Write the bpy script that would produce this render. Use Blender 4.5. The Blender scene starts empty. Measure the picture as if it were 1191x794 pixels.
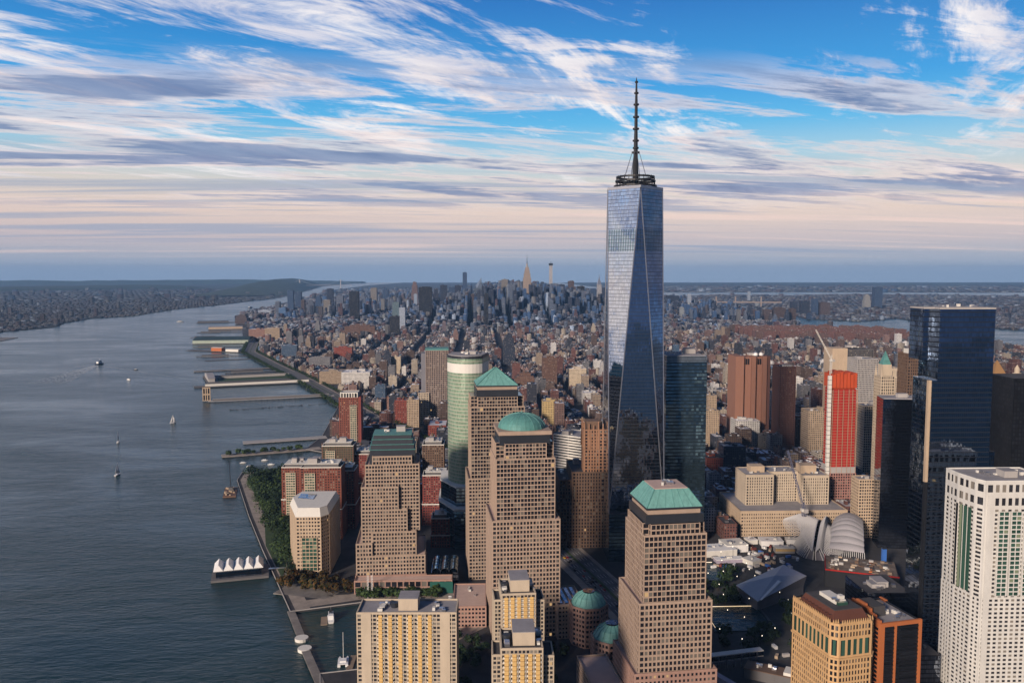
"""aerial view of a river city at dusk"""
import bpy, math, random
import numpy as np
from mathutils import Vector, Matrix
from mathutils.geometry import tessellate_polygon
R = math.radians
rng = random.Random(7)
scene = bpy.context.scene
COL = scene.collection
# ------------------------------------------------------------------ camera
# world axes: X runs across the street grid, Y runs up the avenues, metres, the tallest tower stands at the origin
CU, CV, CZ = -175.2, -946.0, 325.3
YAW, PITCH, FPX = R(2.23), R(-4.674), 976.06
cam_d = bpy.data.cameras.new('camera'); cam = bpy.data.objects.new('camera', cam_d); COL.objects.link(cam)
cam.location = (CU, CV, CZ); cam.rotation_euler = (R(90) + PITCH, 0, -YAW)
cam_d.sensor_width = 36.0; cam_d.lens = 36.0 * FPX / 1191.0
cam_d.clip_start = 1.0; cam_d.clip_end = 90000.0
scene.camera = cam
def proj(u, v, z):
    dx, dy, dz = u-CU, v-CV, z-CZ
    s, c = math.sin(YAW), math.cos(YAW)
    r = dx*c-dy*s; fw = dx*s+dy*c
    sp, cp = math.sin(PITCH), math.cos(PITCH)
    de = max(fw*cp+dz*sp, 1.0); up = dz*cp-fw*sp
    return 595.5+FPX*r/de, 397-FPX*up/de, de

# ------------------------------------------------------------------ materials
MATS = {}
def newmat(name):
    m = bpy.data.materials.new(name); m.use_nodes = True
    MATS[name] = m
    nt = m.node_tree; b = nt.nodes['Principled BSDF']
    return m, nt, b
def N(nt, t, **kw):
    n = nt.nodes.new(t)
    for k, v in kw.items():
        if k == 'inp':
            for i, x in v.items(): n.inputs[i].default_value = x
        else: setattr(n, k, v)
    return n
def L(nt, a, b): nt.links.new(a, b)
def mth(nt, op, a, b=None, c=None, clamp=False):
    n = N(nt, 'ShaderNodeMath', operation=op, use_clamp=clamp)
    for i, x in enumerate((a, b, c)):
        if x is None: continue
        if isinstance(x, (int, float)): n.inputs[i].default_value = x
        else: L(nt, x, n.inputs[i])
    return n.outputs[0]
def mixc(nt, f, a, b, mode='MIX'):
    n = N(nt, 'ShaderNodeMix', data_type='RGBA', blend_type=mode)
    for i, x in ((0, f), (6, a), (7, b)):
        if isinstance(x, (int, float)): n.inputs[i].default_value = x
        elif isinstance(x, tuple): n.inputs[i].default_value = (*x[:3], 1)
        else: L(nt, x, n.inputs[i])
    return n.outputs[2]
def ramp(nt, f, stops, interp='LINEAR'):
    n = N(nt, 'ShaderNodeValToRGB'); n.color_ramp.interpolation = interp
    e = n.color_ramp.elements
    while len(e) < len(stops): e.new(0.5)
    for el, (p, c) in zip(e, stops):
        el.position = p; el.color = (*c, 1) if len(c) == 3 else c
    L(nt, f, n.inputs[0]); return n.outputs[0]

def plain(name, col, rough=0.75, var=0.25, scale=0.15, metal=0.0, spec=0.4):
    """a surface whose own colour varies a little with dirt and wear"""
    m, nt, b = newmat(name)
    tc = N(nt, 'ShaderNodeTexCoord'); oi = N(nt, 'ShaderNodeObjectInfo')
    n1 = N(nt, 'ShaderNodeTexNoise', inp={'Scale': scale, 'Detail': 5.0, 'Roughness': 0.65})
    mp = N(nt, 'ShaderNodeMapping'); mp.inputs[3].default_value = (1, 1, 0.35)
    L(nt, tc.outputs['Object'], mp.inputs[0]); L(nt, mp.outputs[0], n1.inputs['Vector'])
    v = mth(nt, 'MULTIPLY_ADD', n1.outputs[0], 2*var, 1-var)
    v = mth(nt, 'MULTIPLY', v, mth(nt, 'MULTIPLY_ADD', oi.outputs['Random'], 0.12, 0.94))
    c = mixc(nt, 1.0, col, v, 'MULTIPLY')
    L(nt, c, b.inputs['Base Color'])
    b.inputs['Roughness'].default_value = rough; b.inputs['Metallic'].default_value = metal
    b.inputs['Specular IOR Level'].default_value = spec
    return m
def glassy(name, col, rough=0.08, lit=0.0, bright=0.35, metal=0.0, blind=(0.15, 0.135, 0.115), blindp=0.16):
    """window panes: dark reflecting glass, some with blinds drawn, a few lamps on"""
    m, nt, b = newmat(name)
    g = N(nt, 'ShaderNodeNewGeometry'); oi = N(nt, 'ShaderNodeObjectInfo')
    r = mth(nt, 'FRACT', mth(nt, 'ADD', g.outputs['Random Per Island'], mth(nt, 'MULTIPLY', oi.outputs['Random'], 7.31)))
    r2 = mth(nt, 'FRACT', mth(nt, 'MULTIPLY', r, 37.7))
    c = mixc(nt, 1.0, col, mth(nt, 'MULTIPLY_ADD', r2, 2*bright, 1-bright), 'MULTIPLY')
    c = mixc(nt, mth(nt, 'LESS_THAN', r, blindp), c, blind)
    L(nt, c, b.inputs['Base Color'])
    b.inputs['Roughness'].default_value = rough; b.inputs['Metallic'].default_value = metal
    b.inputs['Specular IOR Level'].default_value = 0.55
    if lit > 0:
        L(nt, mixc(nt, 1.0, (1.0, 0.62, 0.28), mth(nt, 'GREATER_THAN', r, 1-lit), 'MULTIPLY'), b.inputs['Emission Color'])
        b.inputs['Emission Strength'].default_value = 0.5
    return m

STONE = plain('granite_pink', (0.37, 0.275, 0.21), 0.8, 0.32)
STONE2 = plain('granite_tan', (0.35, 0.265, 0.20), 0.8, 0.32)
STONE3 = plain('granite_base', (0.34, 0.21, 0.165), 0.8)
CREAM = plain('limestone_cream', (0.48, 0.40, 0.30), 0.85)
SAND = plain('sandstone', (0.47, 0.36, 0.25), 0.85)
BROWNST = plain('brown_brick', (0.135, 0.085, 0.058), 0.9)
REDBR = plain('red_brick', (0.20, 0.065, 0.042), 0.9)
DKRED = plain('oxblood_brick', (0.20, 0.05, 0.04), 0.9)
CONC = plain('concrete', (0.38, 0.36, 0.34), 0.9)
CONCD = plain('concrete_dark', (0.13, 0.125, 0.125), 0.9)
WHITE = plain('white_paint', (0.78, 0.77, 0.74), 0.6, 0.1)
WHITEC = plain('white_concrete', (0.66, 0.64, 0.58), 0.8, 0.12)
BLACKM = plain('black_metal', (0.012, 0.013, 0.016), 0.45)
DKMET = plain('dark_metal', (0.035, 0.04, 0.05), 0.4, metal=0.3)
STEEL = plain('brushed_steel', (0.62, 0.62, 0.64), 0.28, 0.08, metal=0.9)
COPPER = plain('green_copper', (0.14, 0.33, 0.30), 0.66, 0.5, 0.45)
COPPERD = plain('green_copper_dark', (0.09, 0.25, 0.23), 0.6, 0.55, 0.4)
RUSTC = plain('copper_brown_roof', (0.10, 0.038, 0.025), 0.7)
TARROOF = plain('tar_roof', (0.06, 0.058, 0.06), 0.95, 0.4, 0.2)
ROOFG = plain('grey_roof', (0.28, 0.27, 0.28), 0.95, 0.35, 0.12)
ROOFP = plain('pink_terrace', (0.52, 0.38, 0.32), 0.95, 0.2)
ORANGE = plain('orange_brick', (0.42, 0.13, 0.042), 0.85, 0.15)
GOLD = plain('yellow_terracotta', (0.52, 0.33, 0.16), 0.8, 0.2)
OCHRE = plain('ochre_balcony', (0.62, 0.41, 0.16), 0.8)
REDNET = plain('red_safety_net', (0.34, 0.014, 0.009), 0.85, 0.25)
ORNET = plain('orange_safety_net', (0.48, 0.07, 0.02), 0.85, 0.25)
BLUEPT = plain('blue_paint', (0.05, 0.16, 0.5), 0.5)
WOOD = plain('deck_wood', (0.24, 0.18, 0.13), 0.9)
LOUVER = plain('tan_louvre', (0.36, 0.21, 0.14), 0.9)
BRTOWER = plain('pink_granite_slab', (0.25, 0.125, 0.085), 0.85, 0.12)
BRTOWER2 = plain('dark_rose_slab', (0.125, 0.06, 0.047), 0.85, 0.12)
GREENPT = plain('green_hoarding', (0.01, 0.09, 0.07), 0.7)
GL_OFF = glassy('office_glass', (0.016, 0.016, 0.02), 0.10, lit=0.004)
GL_APT = glassy('flat_glass', (0.03, 0.03, 0.034), 0.12, lit=0.004, blindp=0.25, blind=(0.22, 0.2, 0.17))
GL_GRN = glassy('green_tint_glass', (0.03, 0.075, 0.055), 0.08, blindp=0.1, blind=(0.2, 0.24, 0.16))
GL_DARK = glassy('dark_core_glass', (0.012, 0.013, 0.016), 0.15, blindp=0.0)

def curtain(name, col, bay, fl, line=(0.1, 0.11, 0.12), lw=0.08, lh=0.12, rough=0.06, metal=0.75, jitter=0.012, lit=0.0, tint=0.25, bands=None):
    """curtain wall glass: reflecting panels one storey high, thin frames, every panel set at its own slight angle"""
    m, nt, b = newmat(name)
    uv = N(nt, 'ShaderNodeUVMap'); sp = N(nt, 'ShaderNodeSeparateXYZ'); L(nt, uv.outputs[0], sp.inputs[0])
    a = mth(nt, 'DIVIDE', sp.outputs[0], bay); h = mth(nt, 'DIVIDE', sp.outputs[1], fl)
    fa, fh = mth(nt, 'FRACT', a), mth(nt, 'FRACT', h)
    ia, ih = mth(nt, 'FLOOR', a), mth(nt, 'FLOOR', h)
    cb = N(nt, 'ShaderNodeCombineXYZ'); L(nt, ia, cb.inputs[0]); L(nt, ih, cb.inputs[1])
    wn = N(nt, 'ShaderNodeTexWhiteNoise', noise_dimensions='2D'); L(nt, cb.outputs[0], wn.inputs[0])
    fr = mth(nt, 'MAXIMUM', mth(nt, 'LESS_THAN', fa, lw), mth(nt, 'LESS_THAN', fh, lh))
    c = mixc(nt, 1.0, col, mth(nt, 'MULTIPLY_ADD', wn.outputs[0], 2*tint, 1-tint), 'MULTIPLY')
    if bands:
        for z0, z1, bc in bands:
            inb = mth(nt, 'MULTIPLY', mth(nt, 'GREATER_THAN', sp.outputs[1], z0), mth(nt, 'LESS_THAN', sp.outputs[1], z1))
            fb = mth(nt, 'MULTIPLY', inb, mth(nt, 'GREATER_THAN', mth(nt, 'FRACT', mth(nt, 'DIVIDE', sp.outputs[0], 3.2)), 0.35))
            c = mixc(nt, fb, c, bc)
    c = mixc(nt, fr, c, line)
    L(nt, c, b.inputs['Base Color'])
    L(nt, mth(nt, 'MULTIPLY_ADD', fr, -metal*0.7, metal), b.inputs['Metallic'])
    b.inputs['Roughness'].default_value = rough
    g = N(nt, 'ShaderNodeNewGeometry')
    vs = N(nt, 'ShaderNodeVectorMath', operation='SUBTRACT'); L(nt, wn.outputs[1], vs.inputs[0]); vs.inputs[1].default_value = (.5, .5, .5)
    sc = N(nt, 'ShaderNodeVectorMath', operation='SCALE'); L(nt, vs.outputs[0], sc.inputs[0]); sc.inputs['Scale'].default_value = jitter*2
    tcw = N(nt, 'ShaderNodeTexCoord'); nw = N(nt, 'ShaderNodeTexNoise', inp={'Scale': .06, 'Detail': 3.0}); L(nt, tcw.outputs['Object'], nw.inputs['Vector'])
    w1 = N(nt, 'ShaderNodeVectorMath', operation='SUBTRACT'); L(nt, nw.outputs[1], w1.inputs[0]); w1.inputs[1].default_value = (.5, .5, .5)
    w2 = N(nt, 'ShaderNodeVectorMath', operation='SCALE'); L(nt, w1.outputs[0], w2.inputs[0]); w2.inputs['Scale'].default_value = .09
    w3 = N(nt, 'ShaderNodeVectorMath', operation='ADD'); L(nt, sc.outputs[0], w3.inputs[0]); L(nt, w2.outputs[0], w3.inputs[1]); sc = w3
    ad = N(nt, 'ShaderNodeVectorMath', operation='ADD'); L(nt, g.outputs['Normal'], ad.inputs[0]); L(nt, sc.outputs[0], ad.inputs[1])
    nm = N(nt, 'ShaderNodeVectorMath', operation='NORMALIZE'); L(nt, ad.outputs[0], nm.inputs[0]); L(nt, nm.outputs[0], b.inputs['Normal'])
    if lit > 0:
        wl = N(nt, 'ShaderNodeTexWhiteNoise', noise_dimensions='3D'); L(nt, cb.outputs[0], wl.inputs[0]); 
        on = mth(nt, 'MULTIPLY', mth(nt, 'GREATER_THAN', wl.outputs[0], 1-lit), mth(nt, 'SUBTRACT', 1.0, fr))
        L(nt, mixc(nt, 1.0, (1, .75, .45), on, 'MULTIPLY'), b.inputs['Emission Color']); b.inputs['Emission Strength'].default_value = 0.6
    return m

def citywall():
    """walls and roofs of the many far buildings; colour from the mesh, windows one bay by one storey"""
    m, nt, b = newmat('city_masonry')
    at = N(nt, 'ShaderNodeAttribute', attribute_name='col')
    uv = N(nt, 'ShaderNodeUVMap'); sp = N(nt, 'ShaderNodeSeparateXYZ'); L(nt, uv.outputs[0], sp.inputs[0])
    a = mth(nt, 'DIVIDE', sp.outputs[0], 3.4); h = mth(nt, 'DIVIDE', sp.outputs[1], 3.7)
    fa, fh = mth(nt, 'FRACT', a), mth(nt, 'FRACT', h)
    cb = N(nt, 'ShaderNodeCombineXYZ'); L(nt, mth(nt, 'FLOOR', a), cb.inputs[0]); L(nt, mth(nt, 'FLOOR', h), cb.inputs[1])
    wn = N(nt, 'ShaderNodeTexWhiteNoise', noise_dimensions='2D'); L(nt, cb.outputs[0], wn.inputs[0])
    def band(x, lo, hi): return mth(nt, 'MULTIPLY', mth(nt, 'GREATER_THAN', x, lo), mth(nt, 'LESS_THAN', x, hi))
    w = mth(nt, 'MULTIPLY', mth(nt, 'MULTIPLY', band(fa, .26, .76), band(fh, .22, .78)), at.outputs['Alpha'])
    tc = N(nt, 'ShaderNodeTexCoord')
    no = N(nt, 'ShaderNodeTexNoise', inp={'Scale': 0.12, 'Detail': 4.0, 'Roughness': 0.7}); L(nt, tc.outputs['Object'], no.inputs['Vector'])
    c0 = mixc(nt, 1.0, at.outputs['Color'], mth(nt, 'MULTIPLY_ADD', no.outputs[0], 0.8, 0.6), 'MULTIPLY')
    wc = mixc(nt, mth(nt, 'GREATER_THAN', wn.outputs[0], 0.82), (0.018, 0.02, 0.026), (0.16, 0.15, 0.14))
    L(nt, mixc(nt, w, c0, wc), b.inputs['Base Color'])
    L(nt, mth(nt, 'MULTIPLY_ADD', w, -0.7, 0.88), b.inputs['Roughness'])
    b.inputs['Specular IOR Level'].default_value = 0.4
    return m
CITY = citywall()

# ------------------------------------------------------------------ mesh building
class MB:
    def __init__(s): s.v = []; s.f = []; s.uv = []; s.col = []
    def quad(s, ps, uv=None, col=None):
        n = len(s.v); s.v += [tuple(p) for p in ps]; s.f.append(tuple(range(n, n+len(ps))))
        s.uv += uv if uv else [(p[0], p[1]) for p in ps]
        s.col.append(col)
    def prism(s, poly, z0, z1, top=None, col=None, rcol=None, cap=True, bottom=False, u0=0.0):
        """vertical or tapering prism over a counter-clockwise outline"""
        top = top or poly; n = len(poly); u = u0
        for i in range(n):
            a, b = poly[i], poly[(i+1) % n]; c, d = top[(i+1) % n], top[i]
            l = math.hypot(b[0]-a[0], b[1]-a[1])
            s.quad([(a[0], a[1], z0), (b[0], b[1], z0), (c[0], c[1], z1), (d[0], d[1], z1)],
                   [(u, z0), (u+l, z0), (u+l, z1), (u, z1)], col)
            u += l
        if cap:
            s.quad([(p[0], p[1], z1) for p in top], None, rcol or ((*col[:3], 0.0) if col else None))
        if bottom: s.quad([(p[0], p[1], z0) for p in reversed(poly)], None, col)
    def box(s, x0, x1, y0, y1, z0, z1, **k):
        s.prism([(x0, y0), (x1, y0), (x1, y1), (x0, y1)], z0, z1, **k)
    def cyl(s, x, y, r, z0, z1, n=12, r1=None, **k):
        r1 = r if r1 is None else r1
        p = [(x+r*math.cos(2*math.pi*i/n), y+r*math.sin(2*math.pi*i/n)) for i in range(n)]
        q = [(x+r1*math.cos(2*math.pi*i/n), y+r1*math.sin(2*math.pi*i/n)) for i in range(n)]
        s.prism(p, z0, z1, top=q, **k)
    def beam(s, a, b, w, h=None, n=4, w2=None):
        a, b = Vector(a), Vector(b); d = b-a
        if d.length < 1e-4: return
        d.normalize(); up = Vector((0, 0, 1)) if abs(d.z) < 0.95 else Vector((1, 0, 0))
        x = d.cross(up).normalized(); y = x.cross(d); h = h or w; k = (w2/w) if w2 else 1
        if n == 4: o = [(-.5, -.5), (.5, -.5), (.5, .5), (-.5, .5)]
        else: o = [(.5*math.cos(2*math.pi*i/n), .5*math.sin(2*math.pi*i/n)) for i in range(n)]
        A = [a+x*(p*w)+y*(q*h) for p, q in o]; B = [b+x*(p*w*k)+y*(q*h*k) for p, q in o]
        m = len(o)
        for i in range(m):
            j = (i+1) % m; s.quad([A[j], A[i], B[i], B[j]])
        s.quad(A); s.quad(list(reversed(B)))
    def dome(s, x, y, r, z0, h, n=24, m=6, ry=None):
        prev = None
        for k in range(m+1):
            t = k/m*math.pi/2; rr = max(r*math.cos(t), 0.01); zz = z0+h*math.sin(t)
            ring = [(x+rr*math.cos(2*math.pi*i/n), y+rr*math.sin(2*math.pi*i/n), zz) for i in range(n)]
            if prev:
                for i in range(n):
                    j = (i+1) % n; s.quad([prev[i], prev[j], ring[j], ring[i]])
            prev = ring
    def build(s, name, mat, parent=None, smooth=False):
        if not s.f: return None
        me = bpy.data.meshes.new(name)
        nv = len(s.v); me.vertices.add(nv); me.vertices.foreach_set('co', np.array(s.v, dtype=np.float32).ravel())
        ln = np.array([len(f) for f in s.f], dtype=np.int32); st = np.concatenate(([0], np.cumsum(ln)[:-1])).astype(np.int32)
        me.loops.add(int(ln.sum())); me.loops.foreach_set('vertex_index', np.concatenate([np.array(f, dtype=np.int32) for f in s.f]) if len(s.f) < 5000 else np.fromiter((i for f in s.f for i in f), dtype=np.int32))
        me.polygons.add(len(s.f)); me.polygons.foreach_set('loop_start', st); me.polygons.foreach_set('loop_total', ln)
        ul = me.uv_layers.new(name='UVMap'); ul.data.foreach_set('uv', np.array(s.uv, dtype=np.float32).ravel())
        if any(c is not None for c in s.col):
            at = me.attributes.new('col', 'FLOAT_COLOR', 'FACE')
            at.data.foreach_set('color', np.array([c if c is not None else (.3, .3, .3, 0) for c in s.col], dtype=np.float32).ravel())
        me.update(calc_edges=True)
        me.validate()
        me.materials.append(mat)
        if smooth: me.polygons.foreach_set('use_smooth', [True]*len(me.polygons))
        o = bpy.data.objects.new(name, me); COL.objects.link(o)
        if parent: o.parent = parent
        return o

def tag(o, label=None, cat=None, group=None, kind=None):
    if label: o['label'] = label
    if cat: o['category'] = cat
    if group: o['group'] = group
    if kind: o['kind'] = kind
    return o
def thing(name, label, cat, loc=(0, 0, 0), rot=0, group=None):
    o = bpy.data.objects.new(name, None); COL.objects.link(o); o.empty_display_size = 1
    o.location = loc; o.rotation_euler = (0, 0, R(rot)); return tag(o, label, cat, group)
def copy_tree(o, parent=None):
    c = o.copy(); COL.objects.link(c)
    if parent: c.parent = parent
    for ch in list(o.children): copy_tree(ch, c)
    return c
def rect(hx, hy, cx=0, cy=0): return [(cx-hx, cy-hy), (cx+hx, cy-hy), (cx+hx, cy+hy), (cx-hx, cy+hy)]
def notched(hx, hy, n, cx=0, cy=0):
    return [(cx+x, cy+y) for x, y in ((-hx+n, -hy), (hx-n, -hy), (hx-n, -hy+n), (hx, -hy+n), (hx, hy-n), (hx-n, hy-n), (hx-n, hy), (-hx+n, hy), (-hx+n, hy-n), (-hx, hy-n), (-hx, -hy+n), (-hx+n, -hy+n))]

GROUND_Z = 2.0
OCC = []            # (u0,u1,v0,v1,z) of placed buildings: keeps ordinary blocks out and hides what lies behind
_pane = {}
class Tower:
    """one building: an Empty with parts; facades are stone lattices standing proud of a glazed core, with window panes in the openings"""
    def __init__(s, name, label, cat, u, v, rot=0, group=None, z=GROUND_Z):
        s.root = thing(name, label, cat, (u, v, z), rot, group); s.parts = {}; s.panes = []; s.rot = R(rot); s.u = u; s.v = v; s.z = z
        s.ext = [1e9, -1e9, 1e9, -1e9, 0]
    SEP = ('parapet', 'roof', 'rooftop_block', 'roof_bulkhead', 'air_handler', 'water_tank', 'cooling_tower', 'shaft', 'vent_opening', 'bulkhead', 'end_wall', 'dish_antenna', 'skylight', 'dormer', 'white_roof', 'wing_glass')
    def part(s, name, mat):
        k = (name, mat.name)
        if name in s.SEP: k = (name, mat.name, len(s.parts))
        if k not in s.parts: s.parts[k] = (MB(), mat)
        return s.parts[k][0]
    def sub(s, name, mat):
        k = (name, mat.name, len(s.parts)); s.parts[k] = (MB(), mat); return s.parts[k][0]
    def wpt(s, p):
        c, q = math.cos(s.rot), math.sin(s.rot)
        return s.u+p[0]*c-p[1]*q, s.v+p[0]*q+p[1]*c
    def mark(s, poly, z):
        for p in poly:
            a, b = s.wpt(p); e = s.ext
            e[0] = min(e[0], a); e[1] = max(e[1], a); e[2] = min(e[2], b); e[3] = max(e[3], b)
        s.ext[4] = max(s.ext[4], z)
    def solid(s, name, mat, poly, z0, z1, top=None, **k):
        s.part(name, mat).prism(poly, z0, z1, top=top, **k); s.mark(poly, z1)
    def facade(s, poly, z0, z1, wall, glass=None, bay=3.0, fl=3.9, pier=0.9, sp=1.6, dep=0.4, wname='stone_grid', roof=None, parapet=1.0,
               blank=0.0, core=GL_DARK, panes=True, attic=0.0, pier_only=False, corner=None, pmat=None):
        s.mark(poly, z1)
        s.part('glazed_core', core).prism(poly, z0, z1-0.3, rcol=None)
        w = s.part(wname, wall); n = len(poly)
        for i in range(n):
            a, b = poly[i], poly[(i+1) % n]; ex, ey = b[0]-a[0], b[1]-a[1]; l = math.hypot(ex, ey)
            if l < 1.0: continue
            ex /= l; ey /= l; nx, ny = ey, -ex
            nb = max(1, round((l-2*(corner or 0))/bay)); cr = corner if corner is not None else pier*0.7
            bw = (l-2*cr)/nb; H = z1-attic-z0-blank; nf = max(1, round(H/fl)); fh = H/nf
            def bx(t0, t1, d, za, zb, mb=w):
                P = [(a[0]+ex*t0, a[1]+ey*t0), (a[0]+ex*t0+nx*d, a[1]+ey*t0+ny*d), (a[0]+ex*t1+nx*d, a[1]+ey*t1+ny*d), (a[0]+ex*t1, a[1]+ey*t1)]
                # outer face and the returns only
                mb.quad([(*P[1], za), (*P[2], za), (*P[2], zb), (*P[1], zb)], [(t0, za), (t1, za), (t1, zb), (t0, zb)])
                mb.quad([(*P[0], za), (*P[1], za), (*P[1], zb), (*P[0], zb)]); mb.quad([(*P[2], za), (*P[3], za), (*P[3], zb), (*P[2], zb)])
                mb.quad([(*P[0], zb), (*P[1], zb), (*P[2], zb), (*P[3], zb)]); mb.quad([(*P[3], za), (*P[2], za), (*P[1], za), (*P[0], za)])
            bx(-dep, cr, dep+.01, z0, z1); bx(l-cr, l+dep*.98, dep+.012, z0, z1)
            for k in range(1, nb): 
                t = cr+k*bw; bx(t-pier/2, t+pier/2, dep, z0, z1)
            if not pier_only:
                for k in range(nf+1):
                    zc = z0+blank+k*fh; za, zb = max(z0, zc-sp*0.5), min(z1, zc+sp*0.5)
                    if k == 0: za = z0
                    if k == nf: zb = z1-0.02
                    bx(cr, l-cr, dep-0.05, za, zb)
            else: bx(cr, l-cr, dep-0.05, z1-attic-1.0, z1-0.02)
            if panes and glass:
                for k in range(nf):
                    for j in range(nb):
                        t0 = cr+j*bw+pier/2; t1 = cr+(j+1)*bw-pier/2
                        za = z0+blank+k*fh+sp/2; zb = z0+blank+(k+1)*fh-sp/2
                        tc = (t0+t1)/2; pw, ph = round(t1-t0, 2), round(zb-za, 2)
                        if pw < .2 or ph < .2: continue
                        s.panes.append((a[0]+ex*tc+nx*.06, a[1]+ey*tc+ny*.06, (za+zb)/2, math.atan2(ey, ex), pw, ph, glass, nx, ny))
        if roof:
            s.part('roof', roof).quad([(p[0], p[1], z1-0.2) for p in poly])
            if parapet:
                pm = s.part('parapet', pmat or wall)
                for i in range(n):
                    a, b = poly[i], poly[(i+1) % n]; l = math.hypot(b[0]-a[0], b[1]-a[1])
                    if l < .5: continue
                    ex, ey = (b[0]-a[0])/l, (b[1]-a[1])/l; nx, ny = ey, -ex
                    o = dep+.03
                    A = (a[0]-ex*o+nx*o, a[1]-ey*o+ny*o); B = (b[0]+ex*o+nx*o, b[1]+ey*o+ny*o); Cc = (b[0]-nx*.4, b[1]-ny*.4); D = (a[0]-nx*.4, a[1]-ny*.4)
                    pm.prism([A, B, Cc, D], z1-0.01, z1+parapet, bottom=True)
    def skin(s, name, mat, poly, z0, z1, roof=None, top=None, rz=0.0):
        s.part(name, mat).prism(poly, z0, z1, top=top, cap=roof is None); s.mark(poly, z1)
        if roof: s.part('roof', roof).quad([(p[0], p[1], z1-rz) for p in (top or poly)])
    def clutter(s, x0, x1, y0, y1, z, n=6, big=1, seed=1, tank=False):
        r = random.Random(seed)
        for k in range(big):
            w, d, h = r.uniform(.22, .4)*(x1-x0), r.uniform(.25, .45)*(y1-y0), r.uniform(3, 6)
            x, y = r.uniform(x0+w/2, x1-w/2), r.uniform(y0+d/2, y1-d/2)
            s.part('roof_bulkhead', CONC).box(x-w/2, x+w/2, y-d/2, y+d/2, z, z+h)
            s.sub('bulkhead_cap', ROOFG).box(x-w/2-.2, x+w/2+.2, y-d/2-.2, y+d/2+.2, z+h, z+h+.3, bottom=True)
        for k in range(n):
            w, d, h = r.uniform(1.2, 3.5), r.uniform(1.2, 3.5), r.uniform(1, 2.5)
            x, y = r.uniform(x0+w, x1-w), r.uniform(y0+d, y1-d)
            s.part('air_handler', WHITEC if k % 2 else STEEL).box(x-w/2, x+w/2, y-d/2, y+d/2, z, z+h)
        if tank: s.tank((x0+x1)/2+r.uniform(-3, 3), (y0+y1)/2+r.uniform(-2, 2), z+2.5)
    def tank(s, x, y, z):
        t = s.part('water_tank', BROWNST)
        t.cyl(x, y, 1.9, z+1.5, z+5, 10); t.cyl(x, y, 2.1, z+5, z+6.6, 10, r1=0.1)
        for a in range(4): t.beam((x+1.3*math.cos(a*1.57+.7), y+1.3*math.sin(a*1.57+.7), z-2.5), (x+1.3*math.cos(a*1.57+.7), y+1.3*math.sin(a*1.57+.7), z+1.5), .25)
    def finish(s, ind=100, pane_name='window'):
        bk = None
        for kk, (mb, mat) in s.parts.items():
            n = kk[0]; o = mb.build(n, mat, bk if n == 'bulkhead_cap' and bk else s.root)
            if n == 'roof_bulkhead': bk = o
        if s.panes:
            sc = []
            for i, p in enumerate(s.panes):
                wx, wy = s.wpt(p[:2]); px, py, de = proj(wx, wy, p[2]+s.z)
                c, q = math.cos(s.rot), math.sin(s.rot); nx, ny = p[7]*c-p[8]*q, p[7]*q+p[8]*c
                dx, dy, dz = CU-wx, CV-wy, CZ-p[2]; f = (nx*dx+ny*dy)/math.sqrt(dx*dx+dy*dy+dz*dz)
                vis = 0 < px < 1191 and 0 < py < 794 and f > .05
                sc.append((-(f*p[4]*p[5]/de/de) if vis else 1.0, i))
            sc.sort(); first = {i for k, i in sc[:ind] if k < 0}
            rest = {}
            for i, p in enumerate(s.panes):
                x, y, z, an, pw, ph, mat = p[:7]
                if i in first:
                    key = (pw, ph, mat.name)
                    if key not in _pane:
                        mb = MB(); mb.quad([(-pw/2, 0, -ph/2), (pw/2, 0, -ph/2), (pw/2, 0, ph/2), (-pw/2, 0, ph/2)])
                        _pane[key] = mb.build(pane_name, mat); me = _pane[key].data; bpy.data.objects.remove(_pane[key]); _pane[key] = me
                    o = bpy.data.objects.new(pane_name, _pane[key]); COL.objects.link(o); o.parent = s.root
                    o.location = (x, y, z); o.rotation_euler = (0, 0, an)
                else:
                    mb = rest.setdefault(mat.name, (MB(), mat))[0]
                    ex, ey = math.cos(an)*pw/2, math.sin(an)*pw/2
                    mb.quad([(x-ex, y-ey, z-ph/2), (x+ex, y+ey, z-ph/2), (x+ex, y+ey, z+ph/2), (x-ex, y-ey, z+ph/2)])
            for mb, mat in rest.values():
                o = mb.build('small_windows', mat, s.root); o['kind'] = 'stuff'
        e = s.ext; OCC.append((e[0], e[1], e[2], e[3], e[4]+s.z, s.root.get('label', '')))
        return s.root
# ================================================================== HERO BUILDINGS
# ---- tallest tower (origin)
GL_1A = curtain('tower_glass', (0.55, 0.63, 0.76), 1.52, 4.0, line=(0.05, 0.06, 0.08), rough=0.05, metal=1.0, jitter=0.009, tint=0.12,
                bands=[(347, 371, (0.27, 0.38, 0.44))])
GL_NAVY = curtain('navy_glass', (0.30, 0.36, 0.45), 1.6, 4.1, line=(0.025, 0.03, 0.042), lh=.22, rough=0.06, metal=1.0, jitter=0.01, tint=0.14)
GL_TEAL = curtain('teal_band_glass', (0.26, 0.42, 0.52), 3.0, 4.1, line=(0.02, 0.032, 0.042), lh=0.35, lw=0.04, rough=0.08, metal=.95, jitter=0.02, tint=0.35)
GL_BLACK = curtain('black_glass', (0.30, 0.34, 0.42), 1.5, 3.6, line=(0.014, 0.015, 0.02), lh=.25, rough=0.06, metal=1.0, jitter=0.012, tint=0.4)
GL_SILV = curtain('silver_glass', (0.30, 0.36, 0.42), 1.5, 3.5, line=(0.03, 0.035, 0.04), lh=.2, rough=0.08, metal=0.7, jitter=0.01, tint=0.2)
GL_GREENC = curtain('green_curved_glass', (0.20, 0.30, 0.21), 1.6, 4.2, line=(0.40, 0.41, 0.32), lh=.26, rough=0.32, metal=0.15, jitter=0.01, tint=0.25)
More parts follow.
